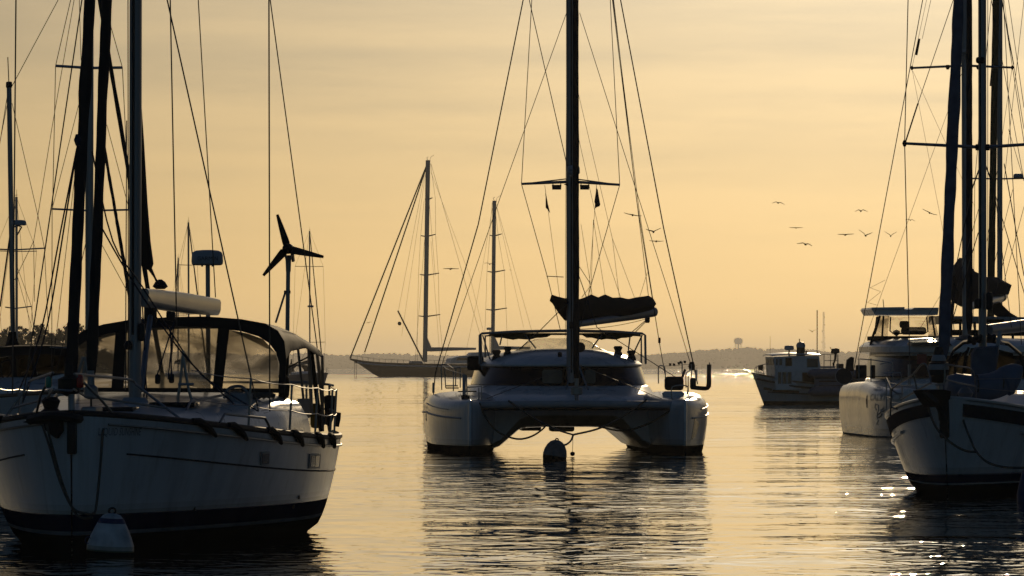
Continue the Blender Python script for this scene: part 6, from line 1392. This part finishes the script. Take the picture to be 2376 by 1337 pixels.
# ================================================================== cruising sloop in front on the right
Rh = R_(12)
RS = Thing('sailboat', P(2199, 1152, 93.3).xy.to_3d(), (-math.sin(Rh), -math.cos(Rh)), 'grey white cruising sloop with a dark rail stripe and an inflatable on its foredeck', 'sailboat', 'moored sailing boats')
hR = Hull(12, 3.5, [(0, 1.46), (0.5, 1.06), (1, 1.10)], 0.75, 0.62, 0.42, wl=0.80)
hR.mesh().build('hull', hullR, RS); hR.deck().build('deck', deckm, RS)
rp2 = lambda x_, y_, u: RS.pu(x_, y_, u)
for sd_ in (-1, 1):
    hR.rail(sd_, 0.015, 0.03, 0, 1, 0).build('toe_rail', aluw, RS)
    n_ = 70
    rings = []
    for i in range(n_ + 1):
        t = 0.015 + 0.97 * i / n_; s_ = hR.sheer(t); rings.append([hR.at(t, s_ - 0.06, sd_, .02), hR.at(t, s_ - 0.16, sd_, .02), hR.at(t, s_ - 0.25, sd_, .02), hR.at(t, s_ - .25, sd_, -.03), hR.at(t, s_ - .06, sd_, -.03)])
    MB().loft(rings).build('sheer_stripe', canvasn, RS)
    MB().tube([hR.at(.14 + .84 * i / 24, hR.sheer(.14 + .84 * i / 24) - .36, sd_, .02) for i in range(25)], .026, 7).build('rub_rail', aluw, RS)
MB().box((0.34, 0, 1.18), (0.14, 0.14, 0.62), bev=0.03).build('stem_band', rubber, RS)
# bow roller with its anchor under black cloth
ar = MB().prism([rp2(a, b, 0.6) + Vector((0, -.12, 0)) for a, b in ((2136, 906), (2170, 904), (2188, 908), (2186, 925), (2176, 938), (2163, 945), (2150, 928))], (0, .24, 0)).build('anchor_cover', canvas, RS, smooth=False)
MB().tube(smooth([rp2(2146, 912, .55), rp2(2168, 930, .6), rp2(2182, 950, .5), rp2(2186, 975, .45)], 4), [.06] * 6 + [.05] * 7, 8).build('anchor_shank', rubber, ar)
MB().lathe([(.1, -.06), (.12, 0), (.06, .08)], rp2(2240, 912, -1), 12).build('windlass', steel, RS)
# coachroof, dodger, covered box
rings = []
for i in range(14):
    u = -3.2 - 6.2 * i / 13; hw = .75 + .5 * min(1, i / 5)
    rings.append([Vector((u, hw * y, hR.sheer(-u / 12) + .44 * zz * min(1, .35 + i / 5))) for y, zz in ((-1, -.1), (-.96, .6), (-.8, 1), (0, 1.1), (.8, 1), (.96, .6), (1, -.1))])
MB().loft(rings).build('coachroof', gel, RS)
DR = -7.4
rows = []
for u, dy in ((DR, 0), (DR - .5, -4), (DR - 1.6, -2)): rows.append([rp2(x_, y_ + dy, u) for x_, y_ in ((2196, 880), (2200, 840), (2212, 815), (2235, 797), (2262, 792), (2300, 793), (2340, 800), (2370, 825), (2376, 880))])
dr = MB().grid(rows, (0, 0, .02)).build('dodger_roof', canvast, RS)
for pts in ([(2196, 880), (2200, 840), (2212, 815), (2235, 797), (2262, 792), (2300, 793), (2340, 800), (2370, 825), (2376, 880)], [(2214, 872), (2218, 842), (2230, 818)], [(2234, 872), (2240, 826), (2248, 806)]): MB().tube([rp2(a, b, DR + .02) for a, b in pts], .022, 7).build('dodger_bow', canvas, dr)
for pts in ([(2202, 872), (2205, 842), (2214, 822), (2226, 820), (2216, 842), (2212, 872)], [(2220, 872), (2223, 842), (2233, 820), (2243, 812), (2238, 828), (2232, 872)], [(2242, 872), (2246, 830), (2252, 808), (2300, 806), (2350, 820), (2360, 872)]): MB().prism([rp2(a, b, DR) for a, b in pts], (-.008, 0, 0)).build('dodger_window', vinyld, dr, smooth=False)
MB().loft([[rp2(x_, y_, u) for x_, y_ in ((2252 + e, 872), (2252 + e, 820 + e), (2262 + e, 806 + e), (2316 - e, 802 + e), (2318 - e, 820), (2309 - e, 872))] for u, e in ((-3.9, 4), (-4.0, 0), (-4.5, 0), (-4.6, 4))]).build('mast_apron', canvasg, RS)
MB().prism([rp2(a, b, -4.2) for a, b in ((2316, 768), (2325, 767), (2310, 850), (2300, 872), (2303, 840))], (-.04, 0, 0)).build('spare_board', gelg, RS, smooth=False)
# mast and roller genoa
MR = -4.55
r0 = rp2(2280, 885, MR); r1 = rp2(2279, 0, MR); r1 = r0 + (r1 - r0) * (14.2 / (r1.z - r0.z)); mr_ = oval_spar(RS, 'mast', r0, r1, .125, .19, alu)
MB().tube([r0 + Vector((.095, -.02, 1.2)), r0.lerp(r1, .6) + Vector((.08, -.02, 0))], .012, 5).build('luff_track', rubber, mr_)
for x_, y_ in ((2268, 785), (2300, 785), (2255, 790)): MB().lathe([(.06, -.07), (.075, -.03), (.05, 0), (.075, .06)], rp2(x_, y_, MR + .2), 12, Matrix.Rotation(R_(80), 3, 'X')).build('mast_winch', rubber, mr_)
for x_, y_ in ((2268, 705), (2296, 708), (2296, 690)): MB().box(rp2(x_, y_, MR + .1), (.12, .10, .16), bev=.03).build('mast_fitting', rubber, mr_)
MB().box(rp2(2275, 140, MR + .12), (.1, .14, .1), bev=.03).build('steaming_light', rubber, mr_)
for tip, sd_ in (((2099, 333), -1), ((2462, 330), 1)):
    o = MB().tube([rp2(2280, 342, MR), rp2(tip[0], tip[1], MR - .35)], [.028, .022], 8).build('spreader', alu, RS); MB().lathe([(.02, -.05), (.04, 0), (.02, .05)], rp2(tip[0], tip[1], MR - .35), 8).build('spreader_end', rubber, o)
    MB().tube([rp2(2280 + sd_ * 16, 342, MR), rp2(2280 + sd_ * 5, 342, MR)], .05, 8).build('spreader_root', rubber, o)
furled(RS, 'furled_genoa', rp2(2188, 838, 0.30), r1 + Vector((.15, 0, -.3)), .092, .075, canvasg, wob=.10, seed=13, n=110)
fd = MB().lathe([(.04, -.2), (.10, -.19), (.115, -.17), (.115, -.10), (.145, -.08), (.145, .10), (.10, .12), (.07, .28), (.05, .34)], rp2(2178, 858, .35), 18).build('furling_drum', rubber, RS)
MB().lathe([(.15, -.02), (.155, 0), (.15, .06)], rp2(2178, 855, .35), 18).build('drum_band', gelg, fd); MB().lathe([(.11, .13), (.112, .15), (.085, .22)], rp2(2178, 858, .35), 18).build('drum_label', gelg, fd)
MB().tube([rp2(2180, 875, .35), rp2(2184, 925, .35)], .035, 8).build('forestay_toggle', steel, RS)
for a, b, r, u0, u1 in (((2112, 880), (2099, 333), .008, -4.8, -4.9), ((2099, 333), (2107, 0), .008, -4.9, -4.8), ((2101, 330), (2130, 240), .012, -4.9, -4.8), ((2130, 240), (2212, 0), .006, -4.8, -4.6), ((2192, 770), (2272, 480), .005, -1, -3.6), ((2280, 370), (2255, 440), .012, -4.5, -4.8), ((2282, 370), (2300, 420), .012, -4.5, -4.8), ((2300, 420), (2400, 760), .007, -4.8, -5.4), ((2255, 440), (2214, 640), .008, -4.8, -5.2), ((2270, 540), (2205, 760), .008, -4.6, -5.6),
                        ((2462, 330), (2440, 0), .008, -4.9, -4.8), ((2462, 330), (2468, 880), .008, -4.9, -4.8), ((2292, 0), (2292, 760), .006, -4.5, -4.6), ((2300, 0), (2376, 420), .005, -4.6, -5), ((2330, 380), (2376, 640), .008, -5, -5.4), ((2305, 420), (2347, 760), .006, -5, -5.2), ((2328, 0), (2370, 800), .006, -5, -5.4), ((2340, 560), (2310, 680), .005, -5, -5), ((2200, 600), (2214, 770), .006, -3, -3), ((2222, 0), (2196, 610), .004, -3, -3)):
    RS.wire('stay', to_mast([rp2(a[0], a[1], u0), rp2(b[0], b[1], u1)], r0.y, 14.5, 7.4), r)
bmR = MB().tube([rp2(2292, 766, MR - .2), rp2(2376, 756, -7), rp2(2520, 742, -9.6)], [.085, .10, .10], 12).build('boom', alu, RS)
MB().tube([rp2(2292, 772, MR - .2), rp2(2330, 800, -5)], .02, 6).build('boom_vang', alu, bmR)
# pulpit, rails
def pr(x_, y_, u): return rp2(x_, y_, u)
for pts in ([(2069, 903, -1.2), (2090, 887, -.7), (2120, 868, -.1), (2138, 846, .25), (2150, 848, .35), (2158, 875, .45), (2160, 890, .5)], [(2193, 845, .5), (2220, 850, .2), (2252, 856, -.8), (2262, 880, -1.2), (2264, 930, -1.4)], [(2069, 903, -1.2), (2066, 965, -1.3)], [(2090, 928, -.8), (2130, 905, .0), (2160, 888, .45)], [(2196, 882, .4), (2230, 890, -.2), (2264, 897, -1.3)],
            [(2069, 903, -1.2), (2080, 912, -1.2), (2095, 914, -1.3)], [(2066, 945, -1.3), (2085, 950, -1.3), (2097, 949, -1.4)], [(2120, 868, -.1), (2134, 935, -.2)], [(2192, 852, .5), (2190, 890, .5), (2170, 893, .5)]):
    RS.wire('pulpit', smooth([pr(*p) for p in pts], 4) if len(pts) > 2 else [pr(*p) for p in pts], .0135, steel, 7)
for t in (.30, .45, .6):
    for sd_ in (-1, 1):
        p = hR.at(t, hR.sheer(t), sd_); RS.wire('stanchion', [p, p + Vector((0, 0, .6))], .0125, steel)
for dz in (.6, .3):
    RS.wire('lifeline', [pr(2262, 880 + (20 if dz < .5 else 0), -1.3)] + [hR.at(t, hR.sheer(t), 1) + Vector((0, 0, dz)) for t in (.3, .45, .6, .9)], .006, steel); RS.wire('lifeline', [pr(2069, 903 + (20 if dz < .5 else 0), -1.3)] + [hR.at(t, hR.sheer(t), -1) + Vector((0, 0, dz)) for t in (.3, .45, .6, .9)], .006, steel)
MB().tube([rp2(2355, 862, -3.5), rp2(2358, 872, -3.5), rp2(2354, 900, -3.5)], .012, 6).build('boat_hook', rubber, RS)
# inflatable on the foredeck
Dn = Thing('inflatable_dinghy', RS.w(rp2(2280, 925, -2.4)), (math.cos(R_(12)), math.sin(R_(12))), 'grey blue inflatable dinghy lashed upside down on the front cruiser\'s foredeck', 'dinghy')
dp = lambda x_, y_: Dn.pv(x_, y_, 0.0)
ctr = [(2196, 890), (2215, 893), (2245, 898), (2275, 900), (2305, 896), (2330, 886), (2348, 880), (2362, 884)]
MB().tube(smooth([dp(*c) for c in ctr], 5), [.10, .12, .14, .15, .16] + [.18] * 10 + [.20] * 10 + [.23] * 5 + [.24] * 4 + [.2, .08], 16).build('tube', hyp, Dn)
MB().tube(smooth([dp(x_, y_ + 8) + Vector((0, .45, 0.02)) for x_, y_ in ctr], 5), [.10, .12, .14, .15, .16] + [.18] * 10 + [.19] * 10 + [.2] * 5 + [.2] * 4 + [.16, .08], 14).build('tube', hyp, Dn)
MB().loft([[dp(x_, y_) + Vector((0, y2, z2)) for y2, z2 in ((0, .16), (.25, .20), (.5, .15), (.5, .08), (0, .08))] for x_, y_ in ctr[2:]]).build('floor', hyp, Dn)
for x_, y_ in ((2262, 892), (2320, 886)): MB().tube([dp(x_, y_ + 18) + Vector((0, -.17, 0)), dp(x_, y_) + Vector((0, -.22, 0)), dp(x_ + 2, y_ - 14) + Vector((0, -.1, .04)), dp(x_ + 3, y_ - 12) + Vector((0, .3, .06))], .012, 5).build('lashing', rope, Dn)
# mooring lines over the bow
for pts, us, lab in (([(2150, 925), (2160, 965), (2178, 1000), (2210, 1030), (2240, 1046), (2266, 1049)], [.5, .6, .7, .75, .7, .6], 'dark rope curving round the front cruiser\'s stem from its anchor cover'),
                     ([(2222, 918), (2230, 955), (2240, 990), (2252, 1020), (2264, 1046), (2290, 1072), (2330, 1084), (2385, 1086)], [-.3, 0, .2, .4, .6, 1.0, 1.4, 1.8], 'dark rope dropping from the front cruiser\'s foredeck and sweeping to the right edge')):
    tag(MB().tube(smooth([RS.w(rp2(x_, y_, u)) for (x_, y_), u in zip(pts, us)], 5), .018, 6).build('mooring_line', rope), lab, 'rope', 'ropes on the front right mooring')
be = P(2392, 1165, 89.5); br = bpy.data.objects.new('mooring_buoy', None); COL.objects.link(br); br.location = (be.x, 89.5, 0); br.rotation_euler = (0, R_(-4), 0)
tag(br, 'blue cone buoy cut off by the right edge, below the front cruiser', 'buoy', 'mooring buoys')
MB().lathe([(0.0, -.2), (.17, -.15), (.2, 0), (.195, .12), (.15, .28), (.10, .42), (.06, .5), (0, .52)], (0, 0, 0), 24).build('float', buoyb, br)
MB().tube([Vector((.03 * math.cos(a), 0, .54 + .03 * math.sin(a))) for a in [i * math.pi / 5 for i in range(11)]], .012, 6).build('ring', rubber, br)

# ================================================================== sloop behind on the far right
T = Thing('sailboat', (P(2296, HY, 224).x, 224, 0), (-math.sin(R_(8.5)), -math.cos(R_(8.5))), 'sloop hidden behind the right boats, its brown furled headsail leaning across the rigging', 'sailboat', 'moored sailing boats')
hT = Hull(13, 4.1, [(0, 1.5), (.5, 1.2), (1, 1.2)], .78, .62, .3); hT.mesh(24, 6).build('hull', hullB, T); hT.deck().build('deck', deckm, T)
t2 = lambda x_, y_: T.pu(x_, y_, -5.2)
MB().loft([[Vector((u, hw * y, 1.2 + .5 * zz)) for y, zz in ((-1, 0), (-.9, 1), (.9, 1), (1, 0))] for u, hw in ((-3.2, .8), (-4, 1.1), (-9, 1.2))]).build('coachroof', gel, T)
t0_, t1_ = Vector((-5.2, 0, 1.6)), t2(2344, -560); t1_.y = 0; oval_spar(T, 'mast', t0_, t1_, .2, .28, alu)
furled(T, 'furled_genoa', Vector((-.1, 0, 1.9)), t1_ - Vector((0, 0, .4)), .13, .12, canvast, wob=.05, seed=17, n=60)
cz = t2(2385, 415).z; c = Vector((-5.2, 0, cz))
for y in (-1.3, 1.3): MB().tube([c, c + Vector((-.2, y, .03))], .03, 6).build('spreader', alu, T)
rt_ = radome(T, t2(2363, 408), .19, .16, radw); MB().tube([t2(2363, 410), t2(2363, 416)], .05, 6).build('radar_bracket', rubber, rt_)
for a, b, r in (((2262, 415), (2300, 0), .012), ((2262, 415), (2258, 760), .012), ((2376, 0), (2330, 420), .010), ((2340, 0), (2376, 250), .012), ((2310, 60), (2298, 200), .03), ((2330, 30), (2352, 150), .02), ((2352, 150), (2376, 300), .012), ((2340, 300), (2376, 420), .010), ((2376, 480), (2320, 690), .010), ((2350, 440), (2300, 640), .010)): T.wire('stay', to_mast([t2(*a), t2(*b)], 0.0, 22, 14.8), r)
